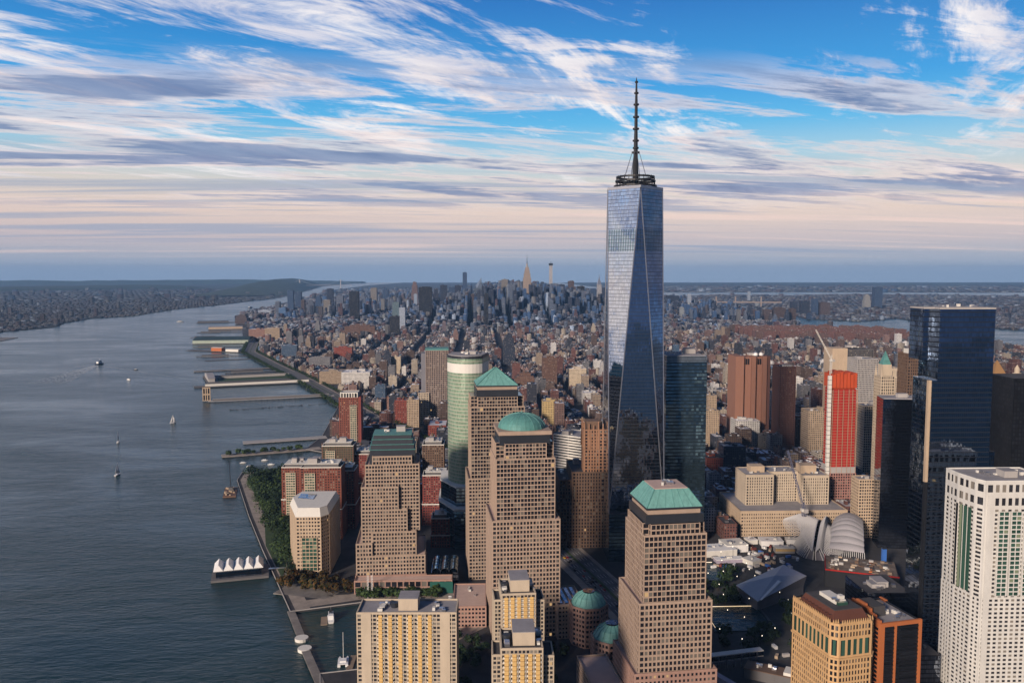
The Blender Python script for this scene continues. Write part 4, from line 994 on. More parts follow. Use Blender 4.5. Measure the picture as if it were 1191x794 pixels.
# ventilation tower standing in the river
t = Tower('ventilation_tower', 'square brown brick ventilation tower standing on its pier end in the river', 'ventilation tower', -868, 1195, 17)
t.facade(rect(9, 12), 1, 34, SAND, GL_DARK, wname='brick_wall', bay=6, fl=16, pier=2.4, sp=3.5, roof=TARROOF)
t.finish(8)
# old piles left in the water
pm = MB(); r_ = random.Random(4)
for k in range(150):
    f = r_.random(); pm.cyl(-770+f*230+r_.uniform(-6, 6), 1050+f*95+r_.uniform(-9, 9), .6, -1, r_.uniform(.8, 2.4), 5)
tag(pm.build('old_pilings', DKMET), 'scattered stumps of old pier piles in the cove water', 'pilings', kind='stuff')
# ferry terminal with white tent roofs
r = thing('ferry_terminal', 'floating ferry terminal with a row of white pleated tent roofs', 'ferry terminal', (-438, -46, 0), 14)
r.scale = (1.22, 1.1, 1.6)
m = MB(); m.box(-22, 26, -22, 14, .2, 1.6, bottom=True); m.build('pontoon', CONCD, r)
for k in range(5):
    m = MB(); x = -16+k*8.4
    m.prism([(x-4.1, -16), (x+4.1, -16), (x+4.1, 10), (x-4.1, 10)], 6.2, 9.8, top=[(x-.1, -13), (x+.1, -13), (x+.1, 7), (x-.1, 7)], bottom=True); m.build('tent_roof', WHITE, r)
    m = MB(); 
    for y in (-15, -3, 9): m.beam((x, y, 1.6), (x, y, 6.3), .35)
    m.build('tent_post', STEEL, r)
m = MB(); m.box(-18, 20, -17.5, -16.6, 1.6, 6, bottom=True); m.build('glass_screen', GL_BLACK, r)
m = MB(); m.beam((26, -2, 1.6), (52, -6, 2.3), 3, .5); m.build('gangway', STEEL, r)

# ================================================================== TREES
LEAF = None
def leafmat(name, c1, c2):
    m, nt, b = newmat(name); g = N(nt, 'ShaderNodeNewGeometry'); oi = N(nt, 'ShaderNodeObjectInfo')
    f = mth(nt, 'FRACT', mth(nt, 'ADD', g.outputs['Random Per Island'], oi.outputs['Random']))
    c = mixc(nt, f, c1, c2); c = mixc(nt, 1.0, c, mth(nt, 'MULTIPLY_ADD', oi.outputs['Random'], .6, .7), 'MULTIPLY')
    L(nt, c, b.inputs['Base Color']); b.inputs['Roughness'].default_value = .7; b.inputs['Specular IOR Level'].default_value = .2; return m
LEAFG = leafmat('leaves_green', (.016, .036, .012), (.055, .085, .025)); LEAFO = leafmat('leaves_autumn', (.018, .03, .010), (.10, .05, .014)); LEAFD = leafmat('leaves_dark', (.010, .024, .012), (.03, .05, .02))
BARK = plain('bark', (.06, .045, .035), .95)
def crown_mesh(seed, h, w, n=260, sz=1.15):
    r = random.Random(seed); mb = MB(); lobes = [(r.uniform(-.45, .45)*w, r.uniform(-.45, .45)*w, h*r.uniform(.5, .85), w*r.uniform(.25, .42)) for _ in range(7)]
    for k in range(n):
        lx, ly, lz, lr = lobes[k % 7]
        while True:
            d = Vector((r.uniform(-1, 1), r.uniform(-1, 1), r.uniform(-.8, 1)))
            if .45 < d.length < 1.05: break
        c = Vector((lx, ly, lz))+d*lr; nrm = (d+Vector((r.uniform(-.6, .6), r.uniform(-.6, .6), r.uniform(-.2, .8)))).normalized()
        x = nrm.orthogonal().normalized(); y = nrm.cross(x); a = r.uniform(0, 6.28); s1 = sz*r.uniform(.6, 1.25)
        ps = [c+(x*math.cos(a+q)+y*math.sin(a+q))*s1*(1 if q % 2 < 1.5 else .7) for q in (0, 1.4, 3.0, 4.4)]
        mb.quad(ps)
    return mb
def make_tree(lab, seed, h, w, leaf, group, name='tree'):
    t = thing(name, lab, 'tree', (0, 0, -50), 0, group)
    crown_mesh(seed, h, w).build('crown', leaf, t)
    m = MB(); m.beam((0, 0, 0), (0, 0, h*.5), .7, n=6, w2=.35)
    for a in range(4): m.beam((0, 0, h*.35), (math.cos(a*1.6)*w*.3, math.sin(a*1.6)*w*.3, h*.65), .3, n=5, w2=.12)
    m.build('trunk', BARK, t); return t
def plant(protos, spots, seed, z=GROUND_Z):
    r = random.Random(seed)
    for i, (x, y) in enumerate(spots):
        o = protos[i % len(protos)]
        if o.get('used'): 
            u = o; o = copy_tree(u); 
            if 'used' in o: del o['used']
        else: o['used'] = 1
        o.location = (x, y, z); o.rotation_euler = (0, 0, r.uniform(0, 6.28)); s_ = r.uniform(.75, 1.25); o.scale = (s_, s_, s_*r.uniform(.85, 1.15))
def inpoly(x, y, P):
    c = False; n = len(P); j = n-1
    for i in range(n):
        if (P[i][1] > y) != (P[j][1] > y) and x < (P[j][0]-P[i][0])*(y-P[i][1])/(P[j][1]-P[i][1])+P[i][0]: c = not c
        j = i
    return c
def scatter(P, n, mind, seed):
    r = random.Random(seed); xs = [p[0] for p in P]; ys = [p[1] for p in P]; o = []; tries = 0
    while len(o) < n and tries < n*60:
        tries += 1; x, y = r.uniform(min(xs), max(xs)), r.uniform(min(ys), max(ys))
        if inpoly(x, y, P) and all((x-a)**2+(y-b)**2 > mind*mind for a, b in o): o.append((x, y))
    return o
PARK = [(-463, 162), (-410, 27), (-374, -66), (-366, -58), (-386, 20), (-404, 120), (-410, 230), (-450, 388), (-542, 398), (-533, 362)]
gp = [make_tree('dark leafy park tree in the riverside park beside the esplanade', 10+k, 11+k, 17+k, LEAFG if k % 2 else LEAFD, 'trees in the riverside park') for k in range(4)]
sp_ = scatter(PARK, 150, 9.4, 3); sp_ = [p for p in sp_ if not inpoly(p[0], p[1], [(-490, 290), (-450, 290), (-455, 340), (-500, 345)])]
plant(gp, sp_, 1)
ga = [make_tree('autumn orange-brown tree on the plaza corner north of the marina', 20+k, 9, 9, LEAFO, 'autumn trees by the marina') for k in range(2)]
plant(ga, scatter([(-382, -92), (-330, -118), (-300, -112), (-310, -92), (-368, -68)], 22, 6, 5), 2)
gb = [make_tree('clipped green plaza tree in the double row before the stone gallery', 30+k, 7, 6, LEAFG, 'plaza trees in rows') for k in range(2)]
plant(gb, [(-296+i*6.5, -121-j*7) for i in range(13) for j in range(2)], 3)
gc = [make_tree('dark oak in the shaded memorial grove among lamps', 40+k, 10, 11, LEAFD, 'oaks of the memorial grove') for k in range(3)]
POOLS = [(58, -66, 27), (66, -190, 27)]
plant(gc, [p for p in scatter([(18, -262), (30, -20), (72, -12), (110, -128), (148, -150), (118, -262)], 62, 9.5, 8) if all(abs(p[0]-a) > w_+4 or abs(p[1]-b) > w_+4 for a, b, w_ in POOLS) and not (78 < p[0] < 152 and -172 < p[1] < -105)], 4)
gd = [make_tree('small green tree on the planted pier', 50, 7, 7, LEAFG, 'trees on the planted pier')]
plant(gd, [(-620+i*9.5+(i % 3)*2, 541+i*3.7+(i % 2)*8) for i in range(13)], 5, 2.4)
ge = [make_tree('green tree in the strip along the riverside highway', 60+k, 9, 9, LEAFG, 'trees along the riverside highway') for k in range(2)]
hp = dense(HWY[4:12], 24)
plant(ge, [p for i, p in enumerate(offset(hp, -28)) if -240 > p[0] > -1000][:14]+[p for i, p in enumerate(offset(hp, 24)) if -230 > p[0] > -640][:10], 6)
hm = MB(); r_ = random.Random(9)
for q in (-34, -29, 25):
    for p in offset(dense(HWY[4:], 5), q):
        for k in range(7):
            c = Vector((p[0]+r_.uniform(-4, 4), p[1]+r_.uniform(-4, 4), GROUND_Z+r_.uniform(1, 8))); a = r_.uniform(0, 6.28); n_ = Vector((r_.uniform(-1, 1), r_.uniform(-1, 1), r_.uniform(.2, 1))).normalized(); x = n_.orthogonal().normalized(); y = n_.cross(x)
            hm.quad([c+(x*math.cos(a+q_)+y*math.sin(a+q_))*1.7 for q_ in (0, 1.5, 3, 4.6)])
tag(hm.build('foliage', LEAFG), 'continuous dark green strip of bushes along the riverside highway', 'foliage', kind='stuff')
gf = [make_tree('tree between the marina slab and the domed tower, in deep shade', 70+k, 9, 9, LEAFD, 'shaded courtyard trees') for k in range(2)]
plant(gf, scatter([(-186, -380), (-172, -230), (-198, -215), (-205, -360)], 16, 8, 4)+scatter([(-120, -330), (-105, -260), (-122, -250), (-138, -320)], 7, 8, 5), 7)
# ================================================================== BOATS
SAIL = plain('sail_cloth', (.8, .79, .76), .8, .05); HULLW = plain('hull_white', (.75, .75, .73), .35, .08); HULLD = plain('hull_dark', (.03, .035, .05), .4)
def hull(mb, l, w, h, z=0.0):
    pts = [(-l/2, -w*.4), (l*.1, -w/2), (l*.35, -w*.33), (l/2, 0), (l*.35, w*.33), (l*.1, w/2), (-l/2, w*.4)]
    mb.prism([(x*.92, y*.75) for x, y in pts], z-.4, z+h, top=pts)
def sailboat(lab, x, y, rot, l=12, sails=True, cat='sailboat'):
    r = thing('sailboat', lab, cat, (x, y, 0), rot, None)
    m = MB(); hull(m, l, l*.3, 1.3); m.build('hull', HULLW, r)
    m = MB(); m.beam((0, 0, 1), (0, 0, l*1.35), .22, n=6); m.beam((0, 0, 2.4), (-l*.42, 0, 2.4), .16, n=6); m.build('mast', STEEL, r)
    m = MB(); m.box(-l*.2, l*.12, -l*.08, l*.08, 1.3, 1.9); m.build('cabin', HULLW, r)
    if sails:
        for pts in ([(-.1, .03, 2.6), (-l*.42, .5, 2.6), (-.1, .03, l*1.3)], [(.25, .02, 2.2), (l*.45, -.3, 1.6), (.1, .02, l*1.1)]):
            m = MB(); m.quad([Vector(p) for p in pts]); o = m.build('sail', SAIL, r); md = o.modifiers.new('th', 'SOLIDIFY'); md.thickness = .06
    return r
sailboat('white sailboat in mid river, the lower of two close together', -760, 412, 80, 15)
sailboat('white sailboat in mid river, the upper of two close together', -872, 680, 100, 15)
sailboat('small white sailboat nearest the pier with the ventilation tower', -841, 885, 40, 14)
def motorboat(lab, x, y, rot, l=14, name='motorboat', dark=False, tall=1):
    r = thing(name, lab, 'boat', (x, y, 0), rot)
    m = MB(); hull(m, l, l*.28, l*.1); m.build('hull', HULLD if dark else HULLW, r)
    m = MB(); m.box(-l*.3, l*.18, -l*.1, l*.1, l*.1, l*.2*tall); m.build('cabin', HULLW, r)
    m = MB(); m.box(-l*.1, l*.1, -l*.07, l*.07, l*.2*tall, l*.27*tall); m.build('wheelhouse', GL_BLACK, r)
    m = MB(); m.beam((0, 0, l*.27*tall), (0, 0, l*.4*tall), l*.012); m.build('mast', STEEL, r)
    return r
motorboat('ferry trailing a broad pale wake upriver', -1528, 2085, 75, 42, 'ferry', True, 1.3)
motorboat('small white launch right of the ferry wake', -1245, 1640, 150, 18)
motorboat('tiny dark boat below the ferry, mid river', -1330, 1905, 20, 16, dark=True)
motorboat('distant barge near the far bend of the river', -2290, 6900, 70, 70, 'barge', True, .8)
motorboat('distant white ferry close to the tan shed pier', -2160, 4700, 30, 45, 'ferry')
for k, (x, y, a) in enumerate([(-581, 490, 20), (-563, 463, 50), (-549, 508, 15), (-530, 475, 10)]):
    motorboat(['white yacht moored in the cove, furthest left', 'white yacht moored in the cove, lowest of four', 'white yacht moored in the cove, nearest the planted pier', 'white yacht moored in the cove, furthest right'][k], x, y, a, 12, 'yacht')
FOAM = smooth_noise_mat('wake_foam', (.30, .35, .36), (.62, .66, .67), .06, .6)
def wake(lab, pts, seed):
    r = random.Random(seed); mb = MB()
    for i in range(1500):
        f = r.random()**.9; k = min(int(f*(len(pts)-1)), len(pts)-2); q = f*(len(pts)-1)-k
        x = pts[k][0]*(1-q)+pts[k+1][0]*q; y = pts[k][1]*(1-q)+pts[k+1][1]*q; w_ = pts[k][2]*(1-q)+pts[k+1][2]*q
        x += r.uniform(-1, 1)*w_; y += r.uniform(-6, 6); a = r.uniform(2, 7)*(1-f*.55); b = a*r.uniform(.3, .6)
        mb.quad([(x+a*math.cos(t), y+b*math.sin(t), .05+.0007*(i % 40)) for t in (0, 1.05, 2.1, 3.14, 4.2, 5.25)])
    for s_ in (-1, 1):
        for i in range(150):
            q = i/150; x, y = pts[0][0]+s_*(8+q*430)+q*60, pts[0][1]-q*430+r.uniform(-3, 3); a = r.uniform(3, 6)*(1-q*.6)
            mb.quad([(x+a*math.cos(t), y+a*.3*math.sin(t), .05+.0007*(i % 40)) for t in (0, 1.05, 2.1, 3.14, 4.2, 5.25)])
    tag(mb.build('foam', FOAM), lab, 'wake', kind='stuff')
wake('pale churned foam wake fanning behind the ferry', [(-1526, 2050, 6), (-1490, 1800, 34), (-1450, 1560, 62)], 3)
# crane barge by the park, marina boats
r = thing('barge', 'rusty crane barge with a tall boom moored off the park corner', 'barge', (-545, 292, 0), 103)
m = MB(); m.box(-26, 26, -9, 9, -.3, 2.2); m.build('hull', plain('rusty_hull', (.16, .09, .06)), r)
m = MB(); r_ = random.Random(2)
for k in range(26): x, y = r_.uniform(-23, 20), r_.uniform(-7.5, 7.5); m.box(x-1.3, x+1.3, y-1, y+1, 2.2, 2.2+r_.uniform(.6, 2.8))
m.build('deck_load', SAND, r); m = MB(); m.box(4, 10, -3, 3, 2.2, 7); m.build('crane_cab', CONCD, r)
m = MB(); m.beam((8, 0, 7), (22, 2, 44), 1.2, w2=.5); m.beam((4, 0, 7), (22, 2, 44), .25); m.build('boom', DKMET, r)
m_ = motorboat('old blue-white harbour boat moored at the marina north quay', -316, -172, 100, 24, 'harbour_boat', False, 1.3)
r = thing('catamaran', 'white double-hulled catamaran with tall mast at the marina south end', 'catamaran', (-290, -262, 0), 96)
for s_ in (-3.2, 3.2):
    m = MB(); m.prism([(-8, s_-1.2), (5, s_-1.3), (9, s_), (5, s_+1.3), (-8, s_+1.2)], -.3, 1.8); m.build('hull', HULLW, r)
m = MB(); m.box(-7, 4, -4, 4, 1.6, 2.1, bottom=True); m.box(-4, 2, -2.6, 2.6, 2.1, 3.4); m.build('bridge_deck', HULLW, r)
m = MB(); m.box(-3, 1, -2.7, 2.7, 2.5, 3.1, bottom=True); m.build('cabin_windows', GL_BLACK, r); m = MB(); m.beam((1, 0, 2), (1, 0, 26), .35, n=6); m.build('mast', WHITE, r)
motorboat('white motor yacht moored beside the quay left of the apartment slab', -284, -150, 80, 20, 'yacht')
sailboat('black-hulled old sailing vessel at the quay behind the apartment slab roof', -250, -140, 8, 26, False)
r = thing('pylon_gate', 'pair of tall white lattice masts on the marina quay', 'mast', (-287, -128, GROUND_Z))
for k, x in enumerate((0, 4)):
    m = MB(); 
    for z in range(0, 24, 3):
        for dx in (-.6, .6): m.beam((x+dx, 0, z), (x+dx, 0, z+3), .25)
        m.beam((x-.6, 0, z), (x+.6, 0, z+3), .15)
    m.build('mast', WHITE, r)
r = jetty('pontoon', 'floating wooden pontoon at the marina north quay', (-323, -168), (-320, -186), 6, .9, WOOD, 'pontoon')
jetty('pontoon', 'floating wooden pontoon beside the white catamaran', (-283, -280), (-283, -250), 5, .9, WOOD, 'pontoon')
m = MB()
r_ = random.Random(3)
for k in range(14): x, y = -205+(k % 5)*5, -132-(k//5)*6; tt = thing('parasol', 'white square cafe parasol on the quay terrace', 'parasol', (x, y, GROUND_Z), 0, 'cafe parasols on the quay terrace'); m = MB(); m.prism(rect(1.9, 1.9), 2.5, 3.2, top=rect(.1, .1), bottom=True); m.build('canopy', WHITE, tt); m = MB(); m.beam((0, 0, 0), (0, 0, 2.6), .12); m.build('pole', STEEL, tt)
t = thing('flag_umbrella', 'blue market tent on the quay north of the marina', 'tent', (-262, -116, GROUND_Z)); m = MB(); m.prism(rect(5, 3), 3, 5, top=rect(.3, .3), bottom=True); m.build('canopy', BLUEPT, t); m = MB(); [m.beam((x, y, 0), (x, y, 3), .15) for x in (-4, 4) for y in (-2.5, 2.5)]; m.build('pole', STEEL, t)

# ================================================================== MEMORIAL SITE AND TRANSIT HALL
land('plaza', [(10, -275), (25, -15), (150, -15), (300, 40), (160, -130), (130, -275)], GROUND_Z+.03, smooth_noise_mat('dark_paving', (.03, .032, .034), (.06, .06, .06), .1), z0=1)
for k, (x, y, hw) in enumerate(POOLS):
    r = thing('memorial_pool', ['sunken square memorial pool with lit rim, the upper of two', 'sunken square memorial pool, the lower of two'][k], 'pool', (x, y, GROUND_Z))
    m = MB()
    for a, b in ((hw, hw+2.2),):
        for (x0, x1, y0, y1) in ((-b, b, -b, -a), (-b, b, a, b), (-b, -a, -a, a), (a, b, -a, a)): m.box(x0, x1, y0, y1, 0, 1.1)
    m.build('bronze_rim', DKMET, r); m = MB(); m.box(-hw+.02, hw-.02, -hw+.02, hw-.02, 0, .25); m.build('pool_water', WATER, r)
    m = MB(); m.beam((-hw, -hw+1, .9), (-hw, hw-1, .9), .5); m.beam((-hw+1, hw-.4, .9), (hw-1, hw-.4, .9), .5); e, nt, b_ = newmat('rim_light%d' % k); b_.inputs['Emission Color'].default_value = (1, .72, .4, 1); b_.inputs['Emission Strength'].default_value = .8; m.build('rim_lighting', e, r)
LAMP, nt, b_ = newmat('lamp_glow'); b_.inputs['Emission Color'].default_value = (1, .86, .66, 1); b_.inputs['Emission Strength'].default_value = 2.2; b_.inputs['Base Color'].default_value = (.9, .85, .75, 1)
def lamps(spots, lab, grp, h=6, rr=.5):
    p0 = None
    for x, y in spots:
        if p0 is None:
            p0 = thing('street_lamp', lab, 'lamp', (x, y, GROUND_Z), 0, grp)
            m = MB(); m.beam((0, 0, 0), (0, 0, h), .16); m.build('pole', DKMET, p0); m = MB(); m.cyl(0, 0, rr, h, h+.8, 8, r1=rr*.7, bottom=True); m.build('lamp_head', LAMP, p0)
        else: o = copy_tree(p0); o.location = (x, y, GROUND_Z)
lamps(scatter([(16, -262), (28, -20), (150, -12), (120, -262)], 44, 17, 12), 'lit lamp glowing among the dark memorial trees', 'lit lamps of the memorial grove', 11.5, .34)
lamps(scatter([(-40, -12), (28, -60), (28, -34), (-36, 4)], 9, 8, 2)+scatter([(100, 60), (132, 0), (138, 130), (100, 150)], 12, 12, 7), 'lit street lamp by the foot of the glass towers', 'lit lamps at the tower feet', 8, .38)
# museum pavilion
r = thing('museum', 'low angular silver museum pavilion with a sloping faceted roof in the dark grove', 'museum', (115, -140, GROUND_Z), 33)
m = MB(); a = [(-38, -14), (34, -14), (38, 14), (-30, 16)]; 
m.prism(a, 0, 8, cap=False)
tz = [10, 19, 21, 14]; P3 = [(*p, z) for p, z in zip([(-40, -16), (36, -16), (40, 15), (-32, 17)], tz)]
for i in range(4):
    j = (i+1) % 4; m.quad([(*a[i], 7.9), (*a[j], 7.9), P3[j], P3[i]])
m.build('pavilion_wall', plain('striped_metal', (.16, .16, .18), .5), r)
m = MB(); c = (4, -2, 22); 
for i in range(4): m.quad([P3[i], P3[(i+1) % 4], c])
m.build('faceted_roof', plain('zinc_roof', (.42, .43, .46), .5, .15, metal=.2), r)
m = MB(); m.beam((-36, -14, 10.6), (2, -8, 19), 6, .5); m.build('roof_skylight', WHITE, r)
# transit hall with ribs
r = thing('transit_hall', 'white ribbed transit hall with curving steel spines beside the post office block', 'transit hall', (226, 12, GROUND_Z), -27)
RW = plain('rib_white', (.54, .53, .52), .5, .1)
m = MB(); n = 44; Ls = 105
def hw(t): return 26*math.sqrt(max(0, 1-(2*t-1)**2))+1.5
for i in range(n+1):
    t = i/n; y = -Ls/2+Ls*t; w_ = hw(t); zt = 14+15*math.sin(math.pi*t)
    for s_ in (-1, 1):
        m.beam((s_*w_, y, 0), (s_*w_*.55, y, zt*.7), .9); m.beam((s_*w_*.55, y, zt*.7), (s_*2.2, y, zt), .8)
m.build('hall_ribs', RW, r)
for s_ in (-1, 1):
    sg = MB()
    for i in range(n):
        t0, t1 = i/n, (i+1)/n
        A = [(s_*hw(t)*f, -Ls/2+Ls*t, (14+15*math.sin(math.pi*t))*g-.4) for t in (t0, t1) for f, g in ((1, .0), (.55, .7), (.1, 1))]
        sg.quad([A[0], A[1], A[4], A[3]]); sg.quad([A[1], A[2], A[5], A[4]])
    sg.build('hall_glazing', plain('smoke_glass', (.16, .15, .17), .25) if s_ < 0 else MATS['smoke_glass'], r)
    wg = MB(); pv = None
    for i in range(n+1):
        t = i/n; y = -Ls/2*1.15+Ls*1.15*t; z0 = 13+15*math.sin(math.pi*t); ext = (5+34*math.sin(math.pi*t)**.8) if s_ < 0 else 6
        wg.beam((s_*2.2, y, z0), (s_*(2.2+ext*.6), y+2, z0+5), .8); wg.beam((s_*(2.2+ext*.6), y+2, z0+5), (s_*(2.2+ext), y+3, z0-2), .7, w2=.4)
    wg.build('wing_ribs', RW, r)
    sp2 = MB(); pv = None
    for i in range(25):
        t = i/24; p = (s_*2.3, -Ls/2*1.15+Ls*1.15*t, 13+15*math.sin(math.pi*t))
        if pv: sp2.beam(pv, p, 1.3)
        pv = p
    sp2.build('roof_spine', RW, r)
# sweeping ribbed roof beside the hall
r = thing('ribbed_canopy', 'grey-lilac curved ribbed canopy roof right of the transit hall', 'canopy', (258, 6, GROUND_Z), -27)
m = MB(); rb = MB()
for i in range(40):
    t = i/40; x0, x1 = -20+t*40, -20+(t+1/40)*40
    def pt(x, k): q = k/10; return (x*(1-.28*q), -45+95*q, 8+24*math.sin(q*2.4)*(1-.0009*x*x)+3)
    for k in range(10): m.quad([pt(x0, k), pt(x1, k), pt(x1, k+1), pt(x0, k+1)])
    for k in range(10): rb.beam(tuple(Vector(pt(x0, k))+Vector((0, 0, .3))), tuple(Vector(pt(x0, k+1))+Vector((0, 0, .3))), .45)
o = m.build('canopy_shell', plain('lilac_grey', (.40, .38, .42), .5, .1), r); md = o.modifiers.new('th', 'SOLIDIFY'); md.thickness = 1.0
rb.build('canopy_ribs', RW, r)
m = MB(); 
for k in range(21): x = -20+k*2.0; m.beam((x, -46, 11), (x*1.05, -52, 4), .6)
m.build('eaves_ribs', RW, r)
# construction pit with netted podium
t = Tower('construction_site', 'black netted unfinished podium with red rail, piled with materials, below the transit hall', 'construction site', 222, -104, -22)
t.solid('podium_netting', BLACKM, [(-34, -24), (36, -24), (36, 26), (-34, 26)], 0, 17)
t.solid('deck', EARTH, [(-33, -23), (35, -23), (35, 25), (-33, 25)], 17, 17.4)
rr_ = t.part('red_rail', REDNET); rr_.beam((-34, -24, 18), (36, -24, 18), .7, 1.3); rr_.beam((-34, -24, 18), (-34, 26, 18), .7, 1.3)
r_ = random.Random(6)
for k in range(70):
    x, y = r_.uniform(-30, 32), r_.uniform(-20, 22); mt = (CONC, BROWNST, WHITEC, EARTH, WOOD, CONCD, ORANGE if k % 3 == 0 else SAND, DKMET)[k % 8]
    t.part('stacked_material', mt).box(x-r_.uniform(.8, 3), x+r_.uniform(.8, 3), y-1.2, y+1.2, 17.4, 17.4+r_.uniform(.5, 2.6))
t.finish()
t = Tower('blue_hoist', 'bright blue upright hoist at the right end of the construction podium', 'hoist', 262, -75); t.solid('hoist_cage', BLUEPT, rect(2, 2), 0, 26); t.solid('hoist_top', DKMET, rect(2.4, 2.4), 26, 27.5); t.finish()
# sheds, cabins and depots on the open construction land: each its own thing
shed_specs = [(96, -8, 22, 12, 7, 8, 'white flat-roofed site hall with rooftop ducts, left end of the construction yard'), (122, 6, 13, 12, 8.5, 8, 'white square-roofed site hall next to the ducted one'), (104, -36, 16, 5, 4, 5, 'pale violet tarpaulin store below the white site halls'),
    (128, -42, 7, 8, 5, 30, 'tilted white tent in the middle of the construction yard'), (172, 22, 13, 8, 6, -4, 'long white site office in front of the post office'), (178, -6, 11, 5, 6, -4, 'white and ochre cabin block with little round windows'),
    (150, 28, 6, 6, 5, 10, 'white cabin near the post office corner'), (200, 26, 8, 5, 5, -10, 'low grey-white cabin right of the long site office'), (140, -20, 4, 3, 3, 30, 'small white container on the yard road')]
for k, (x, y, hx_, hy_, h, a, lab) in enumerate(shed_specs):
    t = Tower('site_shed', lab, 'shed', x, y, a); mt = [WHITEC, WHITE, plain('violet_tarp', (.35, .31, .38)) if k == 2 else CONC][k % 3]
    t.solid('shed_wall', mt, rect(hx_, hy_), 0, h); t.solid('shed_roof', WHITE if k % 2 == 0 else WHITEC, rect(hx_+.4, hy_+.4), h, h+.5)
    if k == 5: t.part('ochre_band', OCHRE).box(-11.2, 11.2, -5.3, -5, 2.4, 5)
    t.clutter(-hx_*.8, hx_*.8, -hy_*.8, hy_*.8, h+.5, 5 if hx_ > 8 else 2, 0, k)
    t.finish()
r_ = random.Random(11); cm = [('white', WHITE), ('rust red', DKRED), ('blue', BLUEPT), ('grey', CONC), ('tan', SAND)]
protos = {}
spots_c = [p for p in scatter([(80, -60), (88, -20), (150, 30), (240, 48), (190, -30), (140, -100), (100, -62)], 85, 5.2, 21) if all(abs(p[0]-q[0]) > q[2]+2 or abs(p[1]-q[1]) > q[3]+3 for q in shed_specs)]
for i, (x, y) in enumerate(spots_c):
    cn, m__ = cm[r_.randrange(5)]
    if cn not in protos:
        o = thing('site_container', '%s container box among the clutter of the construction yard' % cn, 'container', (x, y, GROUND_Z), r_.uniform(0, 180), '%s containers of the construction yard' % cn)
        b = MB(); b.box(-3, 3, -1.25, 1.25, 0, 2.6); b.build('box', m__, o); b = MB(); b.box(3.0, 3.08, -1.1, 1.1, .15, 2.4, bottom=True); b.build('door', DKMET, o); protos[cn] = o
    else: o = copy_tree(protos[cn]); o.location = (x, y, GROUND_Z); o.rotation_euler = (0, 0, R(r_.choice((20, 28, 118, 110, 60))))
for x, y in scatter([(60, -345), (160, -345), (160, -245), (72, -245)], 30, 7, 31):
    o = copy_tree(protos[r_.choice(list(protos))]); o.location = (x, y, GROUND_Z); o.rotation_euler = (0, 0, R(r_.choice((12, 102, 60))))
# footbridge over the highway
r = thing('footbridge', 'covered pale steel footbridge over the highway at the picture bottom', 'footbridge', (26, -285, GROUND_Z), 12)
m = MB(); m.box(-30, 34, -3, 3, 6, 6.8, bottom=True); m.build('deck', CONC, r); m = MB(); m.box(-30, 34, -3.2, 3.2, 10.6, 11.4, bottom=True); m.build('bridge_roof', WHITEC, r)
m = MB(); m.box(-30, 34, -2.8, 2.8, 6.8, 10.6); m.build('bridge_glazing', GL_BLACK, r)
m = MB(); [m.box(x-.3, x+.3, -3.2, -2.85, 0, 11) for x in range(-28, 34, 7)]; m.build('bridge_post', STEEL, r)
r = thing('footbridge', 'straight violet-grey covered ramp running down to the picture bottom', 'footbridge', (12, -318, GROUND_Z), -62)
m = MB(); m.box(-34, 30, -2.4, 2.4, 5, 8.6, bottom=True); m.build('bridge_body', plain('violet_grey', (.30, .29, .36)), r); m = MB(); m.box(-34, 30, -2.6, 2.6, 8.6, 9, bottom=True); m.build('bridge_roof', MATS['violet_grey'], r)
t = Tower('site_shed', 'long dark open shed with pale end beside the bottom footbridge', 'shed', 62, -312, -30); t.solid('shed_wall', CONCD, rect(26, 7), 0, 8); t.solid('shed_roof', BROWNST, rect(26.5, 7.5), 8, 8.6); t.solid('loading_roof', WHITEC, rect(8, 6, 12, 0), 8.6, 11); t.clutter(-22, 0, -5, 5, 8.6, 8, 0, 5); t.finish()
# ================================================================== CARS
CARC = {'white': plain('car_white', (.7, .7, .7), .3, .03), 'black': plain('car_black', (.015, .015, .018), .25, .03), 'silver': plain('car_silver', (.42, .43, .45), .3, .03, metal=.5), 'red': plain('car_red', (.38, .02, .02), .3, .03), 'yellow taxi': plain('car_yellow', (.75, .42, .03), .35, .03), 'dark blue': plain('car_blue', (.02, .04, .12), .3, .03)}
def car(cn, x, y, rot, where, grp):
    o = thing('car', '%s car on the %s' % (cn, where), 'car', (x, y, GROUND_Z+.02), rot, grp)
    b = MB(); b.prism([(-2.3, -.9), (2.25, -.9), (2.3, .9), (-2.3, .9)], .3, .95, top=[(-2.25, -.85), (2.15, -.85), (2.15, .85), (-2.25, .85)], bottom=True); b.build('body', CARC[cn], o)
    b = MB(); b.prism([(-1.7, -.82), (1.0, -.82), (1.0, .82), (-1.7, .82)], .95, 1.48, top=[(-1.2, -.68), (.35, -.68), (.35, .68), (-1.2, .68)]); b.build('windows', GL_DARK, o)
    b = MB(); b.prism([(-1.15, -.66), (.3, -.66), (.3, .66), (-1.15, .66)], 1.48, 1.53); b.build('car_roof', CARC[cn], o)
    for wx in (-1.4, 1.4):
        for wy in (-.86, .86): b = MB(); b.beam((wx, wy-.1, .33), (wx, wy+.1, .33), .64, n=10); b.build('wheel', BLACKM, o)
    return o
cp = {}; r_ = random.Random(14); nc = 0
